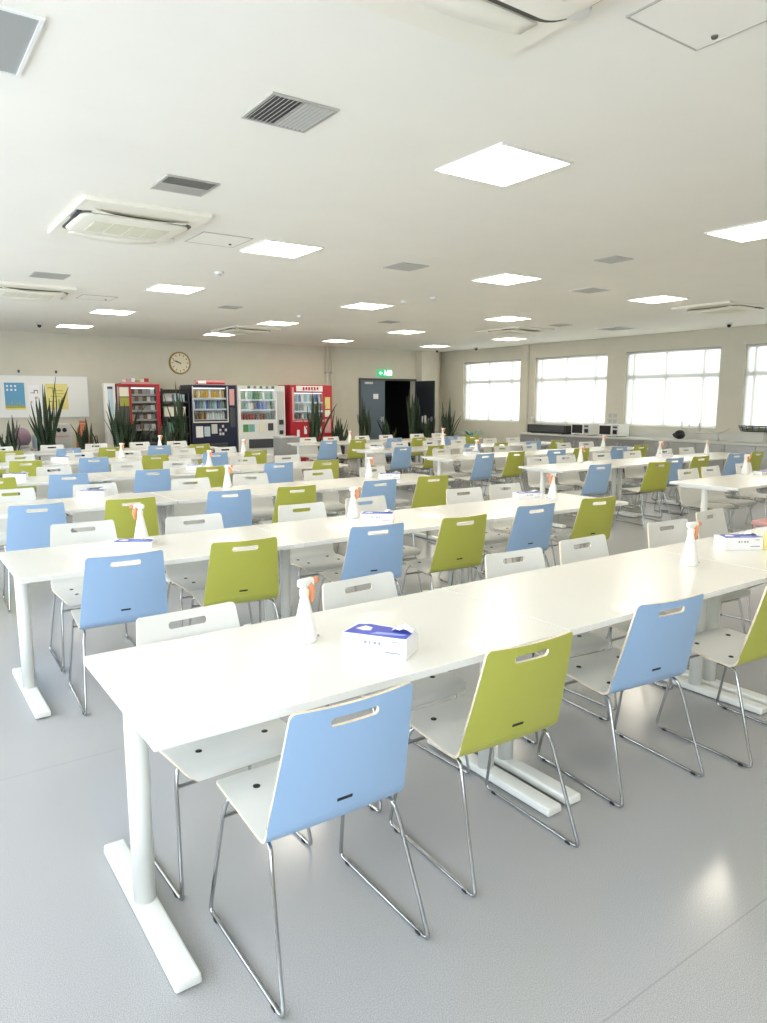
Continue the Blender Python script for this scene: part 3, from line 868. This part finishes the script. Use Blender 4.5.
# ------------------------------------------------------------------ vending machines
VY = 16.28
COLP = {'green': (.10, .30, .10), 'blue': (.05, .13, .50), 'red': (.45, .05, .05), 'amber': (.60, .38, .06), 'white': (.80, .80, .76), 'brown': (.16, .07, .04), 'teal': (.20, .45, .45), 'grey': (.30, .30, .30), 'pale': (.55, .68, .75)}
for k, v in COLP.items(): M['drink_' + k] = mat('drink_' + k, v, .3)
bottle_protos = {}
def bottle_mesh(kind, col):
    if (kind, col) not in bottle_protos:
        if kind == 'bottle': b = nlathe([(.028, 0), (.031, .004), (.031, .12), (.024, .155), (.012, .175), (.012, .20)], 10)
        elif kind == 'can': b = nlathe([(.026, 0), (.031, .008), (.031, .125), (.026, .135)], 10)
        else: b = nbox(-.04, .04, -.02, .02, 0, .11, bevel=.008)
        for f in b.faces: f.smooth = kind != 'pack'
        bottle_protos[(kind, col)] = as_mesh(b, {'bottle': 'drink_bottle', 'can': 'drink_can', 'pack': 'snack_pack'}[kind], ['drink_' + col])
    return bottle_protos[(kind, col)]
def goods(kind, cols, x0, x1, y, z, n, label, group):
    nm = {'bottle': 'drink_bottle', 'can': 'drink_can', 'pack': 'snack_pack'}[kind]
    for k in range(n):
        o = bpy.data.objects.new(nm, bottle_mesh(kind, cols[k % len(cols)])); C.objects.link(o)
        o.location = (x0 + (k + .5) * (x1 - x0) / n, y, z)
        tag(o, label, {'bottle': 'bottle', 'can': 'can', 'pack': 'snack'}[kind], group)

def machine(name, label, x0, x1, top, body, win, lin, shelves, trim):
    """hollow-fronted machine: win = (xa, xb, za, zb) of the display in world x, z"""
    t = thing(name, label, 'vending machine', ((x0 + x1) / 2, VY, 0)); cx = (x0 + x1) / 2
    xa, xb, za, zb = win; xa -= cx; xb -= cx; a, b = x0 - cx, x1 - cx
    bm = bmesh.new()
    box(bm, a, xa, 0, .68, .04, top); box(bm, xb, b, 0, .68, .04, top); box(bm, xa, xb, 0, .68, .04, za); box(bm, xa, xb, 0, .68, zb, top); box(bm, xa, xb, .30, .68, za, zb)
    obj('body', bm, body, t)
    for sx in (a + .06, b - .06):
        for sy in (.08, .6): obj('foot', nlathe([(.03, 0), (.03, .04)], 10, sx, sy), 'black', t)
    bm = bmesh.new(); box(bm, xa + .001, xb - .001, .285, .299, za + .001, zb - .001); obj('back_panel', bm, lin, t)
    for z in shelves:
        s = obj('shelf', nbox(xa + .002, xb - .002, .03, .284, z - .018, z), trim, t)
        obj('price_strip', nbox(xa + .002, xb - .002, .022, .0295, z - .035, z + .006), 'drink_pale' if trim != 'darkgrey' else 'grey', s)
    obj('case_lamp', nbox(xa + .02, xb - .02, .05, .08, zb - .03, zb - .005), 'case_light', t)
    obj('display_glass', nbox(xa, xb, .004, .010, za, zb), 'glass', t)
    return t, cx
def plate(t, nm, m, x0, x1, z0, z1, cx, d=.012, bev=.0):
    return obj(nm, nbox(x0 - cx, x1 - cx, -d, -.0005, z0, z1, bevel=bev), m, t)

# tall narrow white dispenser
t = thing('cup_dispenser', 'tall narrow white dispenser left of the red snack machine', 'dispenser', (4.21, VY + .05, 0))
obj('body', nbox(-.115, .115, 0, .16, .03, 1.94, bevel=.008), 'white', t)
obj('window', nbox(-.055, .055, -.004, 0, 1.25, 1.85), 'drink_pale', t)
obj('window_top', nbox(-.055, .055, -.006, -.004, 1.82, 1.87), 'darkgrey', t)
obj('base', nbox(-.10, .10, .02, .15, 0, .03), 'black', t)
# red-framed snack machine
t, cx = machine('snack_machine', 'red-framed snack vending machine with dark shelves, leftmost machine', 4.34, 5.27, 1.93, 'darkgrey', (4.64, 5.19, .62, 1.86), 'darkgrey', (.625, .94, 1.16, 1.36, 1.55, 1.71), 'darkgrey')
for a, b in ((4.595, 4.638), (5.192, 5.268)): plate(t, 'red_post', 'red', a, b, .05, 1.93, cx, .03, .004)
plate(t, 'red_header', 'red', 4.345, 5.192, 1.875, 1.93, cx, .03, .004); plate(t, 'red_edge', 'pink', 4.345, 4.375, .3, 1.87, cx)
plate(t, 'cream_panel', 'cream', 4.39, 4.59, 1.66, 1.86, cx); plate(t, 'olive_panel', 'olive', 4.39, 4.59, 1.45, 1.64, cx); plate(t, 'dark_panel', 'slot', 4.39, 4.59, .70, 1.43, cx)
plate(t, 'delivery_flap', 'black', 4.65, 5.18, .28, .50, cx, .02, .004)
for k, z in enumerate((.94, 1.16, 1.36, 1.55, 1.71)):
    goods('pack', ['grey', 'brown', 'grey', 'brown', 'white', 'grey'] if k % 2 else ['brown', 'grey', 'brown', 'grey', 'grey', 'white'], 4.65, 5.18, VY + .10, z + .001, 6, 'small snack pack in the red-framed snack machine', 'snacks in the red-framed snack machine')
t = thing('sign_rack', 'low rack of pink and red leaflets on the red snack machine', 'leaflet rack', (4.80, VY + .2, 1.931))
obj('tray', nbox(-.34, .34, -.1, .1, 0, .02), 'grey', t); [obj('leaflet', nbox(-.30 + .1 * k, -.215 + .1 * k, -.06, .0, .02, .09 + .02 * (k % 3), bevel=.004), ('cream', 'pink', 'carton', 'olive', 'cream', 'red')[k], t) for k in range(6)]; obj('front_strip', nbox(-.33, .33, -.105, -.1, 0, .05), 'pink', t)
# dark shelf rack
t = thing('shelf_rack', 'dark open rack between the red and navy machines', 'shelf', (5.63, VY, 0))
for sx in (-1, 1):
    for y in (.02, .48): obj('post', nbox(sx * .31 - .018, sx * .31 + .018, y - .018, y + .018, 0, 1.84), 'black', t)
for z in (.30, .80, 1.18, 1.52, 1.74): obj('shelf', nbox(-.30, .30, .02, .48, z, z + .03), 'darkgrey', t)
obj('header', nbox(-.30, .30, -.005, .02, 1.74, 1.82), 'black', t)
for k, (x, z, w, h, m, nm, lb) in enumerate(((-.16, 1.551, .22, .17, 'lightgrey', 'storage_box', 'pale grey box on the dark rack, left one on its upper shelf'), (.12, 1.551, .24, .16, 'drink_pale', 'storage_box', 'pale blue-grey box on the dark rack, right one on its upper shelf'), (0, 1.211, .5, .22, 'cream', 'storage_box', 'wide cream box on the middle shelf of the dark rack'), (.0, .331, .46, .2, 'red', 'storage_box', 'dark red box on the lowest shelf of the dark rack'), (.02, .831, .4, .24, 'fern', 'storage_box', 'green crate on the dark rack below the cream box'))):
    t = thing(nm, lb, 'box', (5.63 + x, VY + .22, z)); obj('body', nbox(-w / 2, w / 2, -.14, .14, 0, h * .8, bevel=.006), m, t); obj('lid', nbox(-w / 2 - .006, w / 2 + .006, -.146, .146, h * .8, h, bevel=.004), m, t)
# navy drinks machine
t, cx = machine('drink_machine', 'navy drinks vending machine under a red banner', 5.99, 7.10, 1.93, 'navy', (6.05, 6.86, 1.12, 1.87), 'drink_pale', (1.13, 1.38, 1.63), 'white')
plate(t, 'display_frame', 'lightgrey', 6.02, 6.045, 1.09, 1.90, cx); plate(t, 'display_frame', 'lightgrey', 6.865, 6.895, 1.09, 1.90, cx); plate(t, 'display_sill', 'cream', 6.02, 6.89, 1.06, 1.088, cx)
plate(t, 'pink_card', 'pink', 6.93, 7.05, 1.46, 1.84, cx); plate(t, 'coin_unit', 'darkgrey', 6.93, 7.06, .95, 1.40, cx, .02, .004)
plate(t, 'poster', 'carton', 6.08, 6.25, .72, .98, cx); plate(t, 'poster', 'drink_pale', 6.28, 6.42, .74, .97, cx); plate(t, 'poster', 'lightgrey', 6.46, 6.60, .80, 1.02, cx)
for k in range(5): plate(t, 'sticker', 'lightgrey', 6.65 + .07 * (k % 3), 6.70 + .07 * (k % 3), .76 + .09 * (k // 2), .82 + .09 * (k // 2), cx, .006)
plate(t, 'delivery_flap', 'darkgrey', 6.15, 6.85, .40, .58, cx, .02, .004)
G = 'drinks in the navy vending machine'
goods('bottle', ['amber', 'amber', 'white', 'amber'], 6.06, 6.85, VY + .12, 1.631, 12, 'amber or white bottle on the navy machine\'s top shelf', G)
goods('bottle', ['pale', 'blue', 'grey', 'teal'], 6.06, 6.85, VY + .12, 1.381, 12, 'bluish bottle on the navy machine\'s middle shelf', G)
goods('bottle', ['brown', 'grey', 'brown', 'amber', 'brown', 'white', 'pale', 'white', 'pale', 'white', 'pale', 'white'], 6.06, 6.85, VY + .12, 1.131, 12, 'brown or white bottle on the navy machine\'s bottom shelf', G)
t = thing('banner', 'pink-red banner on top of the navy drinks machine', 'banner', (6.50, VY + .1, 1.931))
obj('board', nbox(-.36, .38, -.02, .02, .0, .12), 'pink', t); obj('stripe', nbox(-.34, .36, -.024, -.02, .02, .06), 'red', t); obj('white_patch', nbox(-.30, -.1, -.026, -.0242, .03, .10), 'carton', t); obj('foot', nbox(-.3, .3, -.06, .06, 0, .012), 'grey', t)
# white drinks machine
t, cx = machine('drink_machine', 'white drinks vending machine with green and blue bottles', 7.14, 8.40, 1.93, 'white', (7.22, 8.14, 1.10, 1.84), 'lightgrey', (1.11, 1.36, 1.60), 'white')
plate(t, 'coin_unit', 'lightgrey', 8.18, 8.37, .78, 1.80, cx, .012, .004); plate(t, 'coin_panel', 'darkgrey', 8.22, 8.34, .98, 1.10, cx, .022); plate(t, 'coin_return', 'darkgrey', 8.23, 8.33, .74, .84, cx, .022)
plate(t, 'green_card', 'drink_green', 7.26, 7.40, .82, 1.00, cx); plate(t, 'green_card', 'drink_teal', 7.42, 7.56, .82, 1.00, cx); plate(t, 'orange_card', 'cream', 7.68, 7.85, .80, 1.04, cx); plate(t, 'dark_card', 'darkgrey', 7.92, 8.06, .84, 1.02, cx)
plate(t, 'delivery_flap', 'darkgrey', 7.40, 8.05, .42, .64, cx, .02, .004)
for k in range(5): plate(t, 'top_sticker', 'drink_grey' if k % 2 else 'drink_green', 7.4 + .16 * k, 7.47 + .16 * k, 1.86, 1.92, cx, .006)
G = 'drinks in the white vending machine'
goods('bottle', ['green', 'green', 'white', 'green', 'teal', 'green'], 7.23, 8.13, VY + .12, 1.601, 12, 'green or pale bottle on the white machine\'s top shelf', G)
goods('bottle', ['green', 'green', 'teal', 'white', 'white', 'grey', 'blue', 'blue', 'blue', 'blue', 'grey', 'green'], 7.23, 8.13, VY + .12, 1.361, 12, 'green or blue bottle on the white machine\'s middle shelf', G)
goods('can', ['red', 'red', 'brown', 'red', 'red', 'brown', 'grey', 'red', 'brown', 'grey', 'teal', 'grey'], 7.23, 8.13, VY + .12, 1.111, 12, 'red or brown can on the white machine\'s bottom shelf', G)
# red drinks machine
t, cx = machine('drink_machine', 'red drinks vending machine with a white sign, beside the pipes', 8.55, 9.76, 1.96, 'red', (8.66, 9.50, 1.10, 1.77), 'drink_pale', (1.11, 1.315, 1.5345), 'white')
plate(t, 'display_frame', 'pink', 8.60, 8.65, 1.05, 1.90, cx); plate(t, 'display_sill', 'pink', 8.60, 9.52, 1.04, 1.075, cx)
plate(t, 'sign', 'carton', 8.72, 9.48, 1.80, 1.94, cx, .015)
bm = bmesh.new()
for k in range(6): box(bm, 8.90 + .08 * k - cx, 8.95 + .08 * k - cx, -.018, -.0155, 1.83 + .01 * (k % 2), 1.91)
obj('sign_lettering', bm, 'red', t)
for k in range(4): plate(t, 'white_patch', 'carton', 8.72 + .21 * k, 8.80 + .21 * k, .66 + .07 * (k % 2), .84 + .09 * (k % 2), cx, .006)
plate(t, 'yellow_card', 'yellow', 9.55, 9.70, 1.36, 1.66, cx); plate(t, 'cream_card', 'cream', 9.55, 9.70, 1.16, 1.33, cx); plate(t, 'coin_unit', 'pink', 9.54, 9.71, .74, 1.1, cx, .02, .004)
plate(t, 'delivery_flap', 'darkgrey', 8.75, 9.4, .36, .54, cx, .02, .004)
G = 'drinks in the red vending machine'
goods('bottle', ['grey', 'teal', 'blue', 'white', 'teal', 'pale'], 8.67, 9.49, VY + .12, 1.5352, 10, 'teal or grey bottle on the red machine\'s top shelf', G)
goods('bottle', ['teal', 'green', 'grey', 'grey', 'white', 'pale'], 8.67, 9.49, VY + .12, 1.3155, 10, 'green or grey bottle on the red machine\'s middle shelf', G)
goods('can', ['brown', 'grey', 'brown', 'white', 'teal'], 8.67, 9.49, VY + .12, 1.111, 10, 'brown or grey can on the red machine\'s bottom shelf', G)

# ------------------------------------------------------------------ plants
def snake_leaf(bm, base, ang, lean, length, width, seed):
    rr = random.Random(seed); n = 9
    d = Vector((math.cos(ang), math.sin(ang), 0)); s0 = Vector((-math.sin(ang), math.cos(ang), 0)); tw = rr.uniform(-.8, .8); wav = rr.uniform(.0, .05); ph = rr.uniform(0, 6)
    F, B = [], []
    for k in range(n + 1):
        t = k / n
        p = base + d * (lean * length * t ** 1.6 + wav * math.sin(ph + t * 5)) + Vector((0, 0, length * t * (1 - .1 * lean * t)))
        w = max(.0015, width * (.62 + .38 * math.sin(min(1, t / .55) * PI / 2)) * (1 - (max(0, t - .55) / .45) ** 1.7))
        a = tw * t; s = (s0 * math.cos(a) + d * math.sin(a)); nrm = s.cross(Vector((0, 0, 1)))
        cup = nrm * w * .35
        F.append([bm.verts.new(p - s * w + cup), bm.verts.new(p), bm.verts.new(p + s * w + cup)])
        B.append([bm.verts.new(p - s * w + cup + nrm * .002), bm.verts.new(p - nrm * .006), bm.verts.new(p + s * w + cup + nrm * .002)])
    for k in range(n):
        for j in range(2):
            bm.faces.new((F[k][j], F[k + 1][j], F[k + 1][j + 1], F[k][j + 1])); bm.faces.new((B[k][j], B[k][j + 1], B[k + 1][j + 1], B[k + 1][j]))
        bm.faces.new((F[k][0], B[k][0], B[k + 1][0], F[k + 1][0])); bm.faces.new((F[k][2], F[k + 1][2], B[k + 1][2], B[k][2]))
def snake_plant(x, y, h, spread, nl, seed, label, ph=.45, pr=.15):
    t = thing('snake_plant', label, 'potted plant', (x, y, 0), 0, 'snake plants along the far wall')
    rr = random.Random(seed)
    obj('pot', nlathe([(pr * .75, 0), (pr * .8, .01), (pr, ph - .03), (pr * 1.05, ph - .03), (pr * 1.05, ph), (pr * .94, ph), (pr * .92, ph - .04)], 20), 'pot', t, True)
    obj('soil', nlathe([(pr * .9, ph - .06), (pr * .9, ph - .035)], 20), 'soil', t)
    for k in range(nl + 8):
        a = rr.uniform(0, 2 * PI); rad = pr * .8 * math.sqrt(rr.random())
        ln = (h - ph) * (1.0 if k == 0 else rr.uniform(.42, .92))
        le = spread * (rr.uniform(.05, .55) if rr.random() < .8 else rr.uniform(.8, 1.3)) * (.25 if k == 0 else 1)
        bm = bmesh.new(); snake_leaf(bm, Vector((rad * math.cos(a), rad * math.sin(a), ph - .05)), a + rr.uniform(-.4, .4), le, ln + .05, rr.uniform(.028, .046), seed * 50 + k)
        bmesh.ops.recalc_face_normals(bm, faces=bm.faces)
        obj('leaf', bm, 'leaf', t, True)
PY = 15.3
for a in ((2.05, PY, 1.30, .22, 12, 1, 'short snake plant at the left edge before the blue poster'),
          (2.70, PY, 2.04, .36, 13, 23, 'tallest snake plant, before the notice board between the posters'),
          (3.46, PY, 1.24, .45, 12, 3, 'short spreading snake plant under the notice board\'s right end'),
          (4.12, PY, 1.70, .40, 18, 4, 'bushy snake plant before the white dispenser'),
          (4.54, PY + .5, 1.18, .3, 10, 5, 'small snake plant before the red-framed snack machine'),
          (5.06, PY + .1, 1.22, .5, 12, 6, 'spreading snake plant before the dark rack'),
          (5.52, PY + .45, 2.02, .18, 16, 7, 'tall upright snake plant left of the navy machine'),
          (8.68, PY, 1.84, .42, 14, 8, 'tall snake plant before the red drinks machine'),
          (9.36, PY, 1.34, .45, 10, 9, 'open snake plant right of the red drinks machine'),
          (10.14, PY, 1.68, .2, 12, 10, 'upright snake plant at the left jamb of the double door'),
          (10.86, PY, 1.20, .3, 10, 11, 'short snake plant before the dark door opening'),
          (11.68, PY, 1.88, .16, 14, 12, 'tall slender snake plant before the right door leaf'),
          (12.14, PY, 1.28, .4, 12, 13, 'short bushy snake plant before the right door leaf'),
          (12.88, PY, 1.70, .34, 14, 14, 'tall snake plant in the far corner beside the first window')):
    snake_plant(*a)
# low pale fern in the corner
t = thing('potted_fern', 'low pale green fern in the corner under the first window', 'potted plant', (13.1, 14.6, 0))
obj('pot', nlathe([(.12, 0), (.16, .46), (.17, .46), (.17, .5), (.14, .5)], 20), 'pot', t, True)
for k in range(16):
    rr = random.Random(300 + k); a = rr.uniform(0, 2 * PI); ln = rr.uniform(.3, .5)
    bm = bmesh.new(); pts = []
    for j in range(7):
        u = j / 6; p = Vector((math.cos(a) * ln * u, math.sin(a) * ln * u, .48 + .5 * ln * 1.2 * math.sin(u * 2.1)))
        w = .035 * math.sin(PI * min(1, .12 + .88 * u)) + .002; s = Vector((-math.sin(a), math.cos(a), 0)) * w
        pts.append((bm.verts.new(p - s), bm.verts.new(p + Vector((0, 0, .012))), bm.verts.new(p + s), bm.verts.new(p - Vector((0, 0, .004)))))
    for j in range(6):
        for q in range(4): bm.faces.new((pts[j][q], pts[j + 1][q], pts[j + 1][(q + 1) % 4], pts[j][(q + 1) % 4]))
    bmesh.ops.recalc_face_normals(bm, faces=bm.faces); obj('frond', bm, 'fern', t, True)

# small things standing by the plants at the left
t = thing('exercise_ball', 'mauve ball between the two leftmost snake plants', 'ball', (2.30, 15.75, 0))
bm = bmesh.new(); bmesh.ops.create_uvsphere(bm, u_segments=28, v_segments=18, radius=.2); xf(bm, Matrix.Translation((0, 0, .85))); obj('ball', bm, 'purple', t, True)
bm = nlathe([(.17, 0), (.17, .02), (.03, .04), (.03, .62), (.15, .65), (.16, .70)], 18); obj('stand', bm, 'lightgrey', t, True)
t = thing('water_jug', 'pale grey-green jug behind the tallest snake plant', 'jug', (2.66, 15.95, 0))
obj('jug_body', nlathe([(.11, .62), (.12, .64), (.12, .86), (.05, .94), (.045, 1.0)], 18), 'drink_pale', t, True); obj('stand', nbox(-.14, .14, -.14, .14, 0, .62, bevel=.01), 'lightgrey', t)
t = thing('waste_sorter', 'pale sorting bin with two round black holes under the notice board', 'bin', (3.07, 15.95, 0))
obj('bin_body', nbox(-.18, .18, -.2, .2, 0, 1.10, bevel=.012), 'lightgrey', t)
for x in (-.055, .055):
    q = nlathe([(.038, 0), (.044, .006), (.044, .014)], 20); xf(q, rx); xf(q, Matrix.Translation((x, -.192, .98))); obj('round_hole', q, 'black', t)
obj('label_strip', nbox(-.13, .13, -.204, -.2, .84, .87), 'pink', t)
t = thing('bin_bag', 'rust-orange sack right of the sorting bin', 'bag', (3.50, 15.85, 0))
bm = nlathe([(.10, 0), (.15, .05), (.16, .4), (.14, .75), (.10, 1.0), (.05, 1.1), (.08, 1.16)], 16)
for v in bm.verts: v.co += Vector((.012 * math.sin(v.co.z * 17 + v.co.y * 30), .012 * math.cos(v.co.z * 13 + v.co.x * 25), 0))
obj('sack', bm, 'rust', t, True); obj('tie', nlathe([(.055, 1.09), (.06, 1.1), (.055, 1.11)], 14), 'pink', t)
t = thing('waste_bin', 'grey flat-fronted bin before the white drinks machine', 'bin', (7.55, 14.6, 0))
obj('bin_body', nbox(-.24, .24, -.18, .18, .02, .74, bevel=.01), 'grey', t); obj('bin_lid', nbox(-.245, .245, -.185, .185, .745, .78, bevel=.008), 'lightgrey', t); obj('plinth', nbox(-.22, .22, -.16, .16, 0, .02), 'black', t)

# ------------------------------------------------------------------ counter along the window wall
CY0, CY1 = 4.6, 13.0
tag(obj('worktop', nbox(13.28, 14.0, CY0, CY1, .735, .775, bevel=.004), 'counter'), 'long grey worktop under the right wall windows', 'worktop')
tag(obj('backsplash', nbox(13.96, 13.998, CY0, CY1, .7755, .93, bevel=.003), 'counter'), 'low grey upstand between the worktop and the windows', 'backsplash')
nC = 7
for k in range(nC):
    y0 = CY0 + k * (CY1 - CY0) / nC; y1 = y0 + (CY1 - CY0) / nC
    t = thing('base_cabinet', 'grey base cabinet under the worktop, %s from the right edge' % ORD[k], 'cabinet', (13.32, (y0 + y1) / 2, 0), 0, 'base cabinets under the worktop')
    hw = (y1 - y0) / 2 - .002
    obj('carcass', nbox(.02, .66, -hw, hw, .08, .734), 'cabinet', t); obj('plinth', nbox(.06, .62, -hw, hw, 0, .08), 'darkgrey', t)
    for s in (-1, 1):
        d = obj('door', nbox(0, .02, min(s * .004, s * (hw - .003)), max(s * .004, s * (hw - .003)), .09, .725, bevel=.002), 'steel' if k < 4 else 'cabinet', t)
        obj('handle', ntube(fillet([(0, s * .05, .52), (-.025, s * .05, .52), (-.025, s * .05, .64), (0, s * .05, .64)], .01, 2), .005, 8), 'steel', d)
WTZ = .7755
# long black warmer
t = thing('display_warmer', 'long low black appliance on the worktop under the second window', 'appliance', (13.62, 12.22, WTZ))
obj('body', nbox(-.22, .25, -.62, .62, .015, .21, bevel=.008), 'black', t); obj('front_glass', nbox(-.225, -.22, -.58, .58, .04, .19), 'darkgrey', t)
for y in (-.5, .5): obj('foot', nbox(-.18, .2, y - .03, y + .03, 0, .015), 'black', t)
def microwave(y, label):
    t = thing('microwave', label, 'microwave', (13.60, y, WTZ), 0, 'microwaves on the worktop')
    obj('body', nbox(-.19, .2, -.26, .26, .012, .27, bevel=.006), 'white', t)
    d = obj('oven_door', nbox(-.205, -.19, -.10, .255, .02, .262, bevel=.003), 'white', t)
    obj('door_window', nbox(-.2075, -.205, -.07, .235, .045, .24), 'black', d)
    c = obj('control_panel', nbox(-.2, -.19, -.255, -.105, .02, .262), 'lightgrey', t)
    obj('keypad', nbox(-.203, -.2, -.235, -.125, .06, .15), 'black', c); obj('readout', nbox(-.203, -.2, -.235, -.125, .19, .23), 'darkgrey', c)
    for a in (-.2, .2): obj('foot', nbox(-.15, .15, a - .02, a + .02, 0, .012), 'black', t)
microwave(11.17, 'white microwave with black window beside the black appliance')
microwave(10.38, 'white microwave with black window below the wall switch plate')
t = thing('switch_plate', 'grey four-part switch plate between second and third windows', 'switch', (14.0, 10.73, 1.16))
obj('plate', nbox(-.008, 0, -.13, .13, -.12, .13, bevel=.003), 'lightgrey', t)
for a in (-.065, .065):
    for z in (-.06, .065): obj('switch', nbox(-.014, -.008, a - .05, a + .05, z - .045, z + .045, bevel=.003), 'vent', t)
t = thing('tap', 'curved steel tap on the worktop\'s far end before the boxed pipe', 'tap', (13.75, 12.92, WTZ))
obj('spout', ntube(fillet([(0, 0, 0), (0, 0, .36), (-.16, 0, .40), (-.18, 0, .28)], .09, 5), .014, 10), 'steel', t, True); obj('tap_base', nlathe([(.03, 0), (.03, .03), (.02, .04)], 14), 'steel', t, True)
def faucet(y, label):
    t = thing('mixer_tap', label, 'tap', (13.68, y, WTZ))
    obj('spout', ntube(fillet([(0, 0, .03), (0, 0, .14), (-.05, .2, .16), (-.08, .42, .14)], .05, 4), .013, 10), 'steel', t, True)
    obj('tap_base', nlathe([(.035, 0), (.035, .03), (.022, .045)], 16), 'steel', t, True)
    obj('lever', ntube([(0, 0, .15), (0, -.12, .19), (0, -.22, .25)], [.012, .01, .007], 8), 'steel', t, True)
faucet(7.95, 'steel mixer tap with long lever before the pier right of third window')
t = thing('dish_rag', 'crumpled black cloth on the worktop left of the mixer tap', 'cloth', (13.55, 8.72, WTZ))
bm = bmesh.new(); bmesh.ops.create_icosphere(bm, subdivisions=3, radius=.09)
for v in bm.verts: v.co = Vector((v.co.x, v.co.y * 1.4, max(0, (v.co.z + .1)) * .9)) * (1 + .18 * math.sin(v.co.x * 40 + v.co.y * 31) * math.cos(v.co.z * 37))
for v in bm.verts: v.co.z = max(0, v.co.z)
obj('cloth', bm, 'black', t, True)
bz = .9305
for y, s, m, l in ((8.95, 1.0, 'glass_jar', 'tall pale jar on the sill at the third window'), (8.78, .75, 'glass_jar', 'short pale jar beside the tall jar on the sill'), (8.55, .9, 'lightgrey', 'grey jar on the sill, nearest the pier')):
    t = thing('jar', l, 'jar', (13.979, y, bz), 0, 'jars on the window sill')
    obj('jar_body', nlathe([(.016 * s, 0), (.018 * s, .004), (.018 * s, .15 * s), (.013 * s, .17 * s)], 16), m, t, True); obj('lid', nlathe([(.015 * s, .17 * s), (.015 * s, .195 * s)], 14), 'grey', t, True)
# basket in front of the fourth window
t = thing('wire_basket', 'dark oval basket standing at the fourth window', 'basket', (13.70, 7.22, WTZ))
bm = bmesh.new()
for z, r in ((.22, .22), (.25, .235), (.28, .25), (.31, .26)):
    tube(bm, [(r * .5 * math.cos(2 * PI * k / 24), r * 1.3 * math.sin(2 * PI * k / 24), z) for k in range(25)], .008, 6, False)
for k in range(16):
    a = 2 * PI * k / 16; tube(bm, [(.11 * math.cos(a), .286 * math.sin(a), .22), (.13 * math.cos(a), .338 * math.sin(a), .31)], .005, 6)
obj('wire_rim', bm, 'darkgrey', t, True)
obj('basket_floor', nlathe([(.10, .205), (.11, .215)], 24, sy=2.6), 'darkgrey', t); obj('stand', nbox(-.08, .08, -.2, .2, 0, .205, bevel=.01), 'counter', t)
for k in range(5): 
    q = nlathe([(.004, 0), (.04, .02), (.045, .05), (.03, .075), (.004, .08)], 12); xf(q, Matrix.Translation((0.02 * (-1) ** k, -.2 + k * .1, .216)))
    o = obj('cup', q, 'olive' if k % 2 else 'lightgrey', None, True, (13.70, 7.22, WTZ)); tag(o, 'small cup lying in the dark oval basket', 'cup', 'cups in the oval basket')

# ------------------------------------------------------------------ world, camera, view
w = bpy.data.worlds.new('daylight'); bpy.context.scene.world = w; w.use_nodes = True
w.node_tree.nodes['Background'].inputs[0].default_value = (.85, .93, 1, 1); w.node_tree.nodes['Background'].inputs[1].default_value = 1.0
cam = bpy.data.cameras.new('camera'); co = bpy.data.objects.new('camera', cam); C.objects.link(co)
co.location = (0, 0, 1.56); co.rotation_euler = (R(90 - 8.72), 0, R(-35.0))
cam.sensor_width = 36; cam.sensor_fit = 'AUTO'; cam.lens = 720 / 1023 * 36; cam.clip_start = .05; cam.clip_end = 100
sc = bpy.context.scene; sc.camera = co
sc.view_settings.view_transform = 'Standard'; sc.view_settings.look = 'None'; sc.view_settings.gamma = 1; sc.view_settings.use_curve_mapping = False
sc.view_settings.exposure = 0.93
try:
    sc.cycles.use_denoising = True; sc.cycles.max_bounces = 8; sc.cycles.diffuse_bounces = 5; sc.cycles.transparent_max_bounces = 12
except Exception: pass
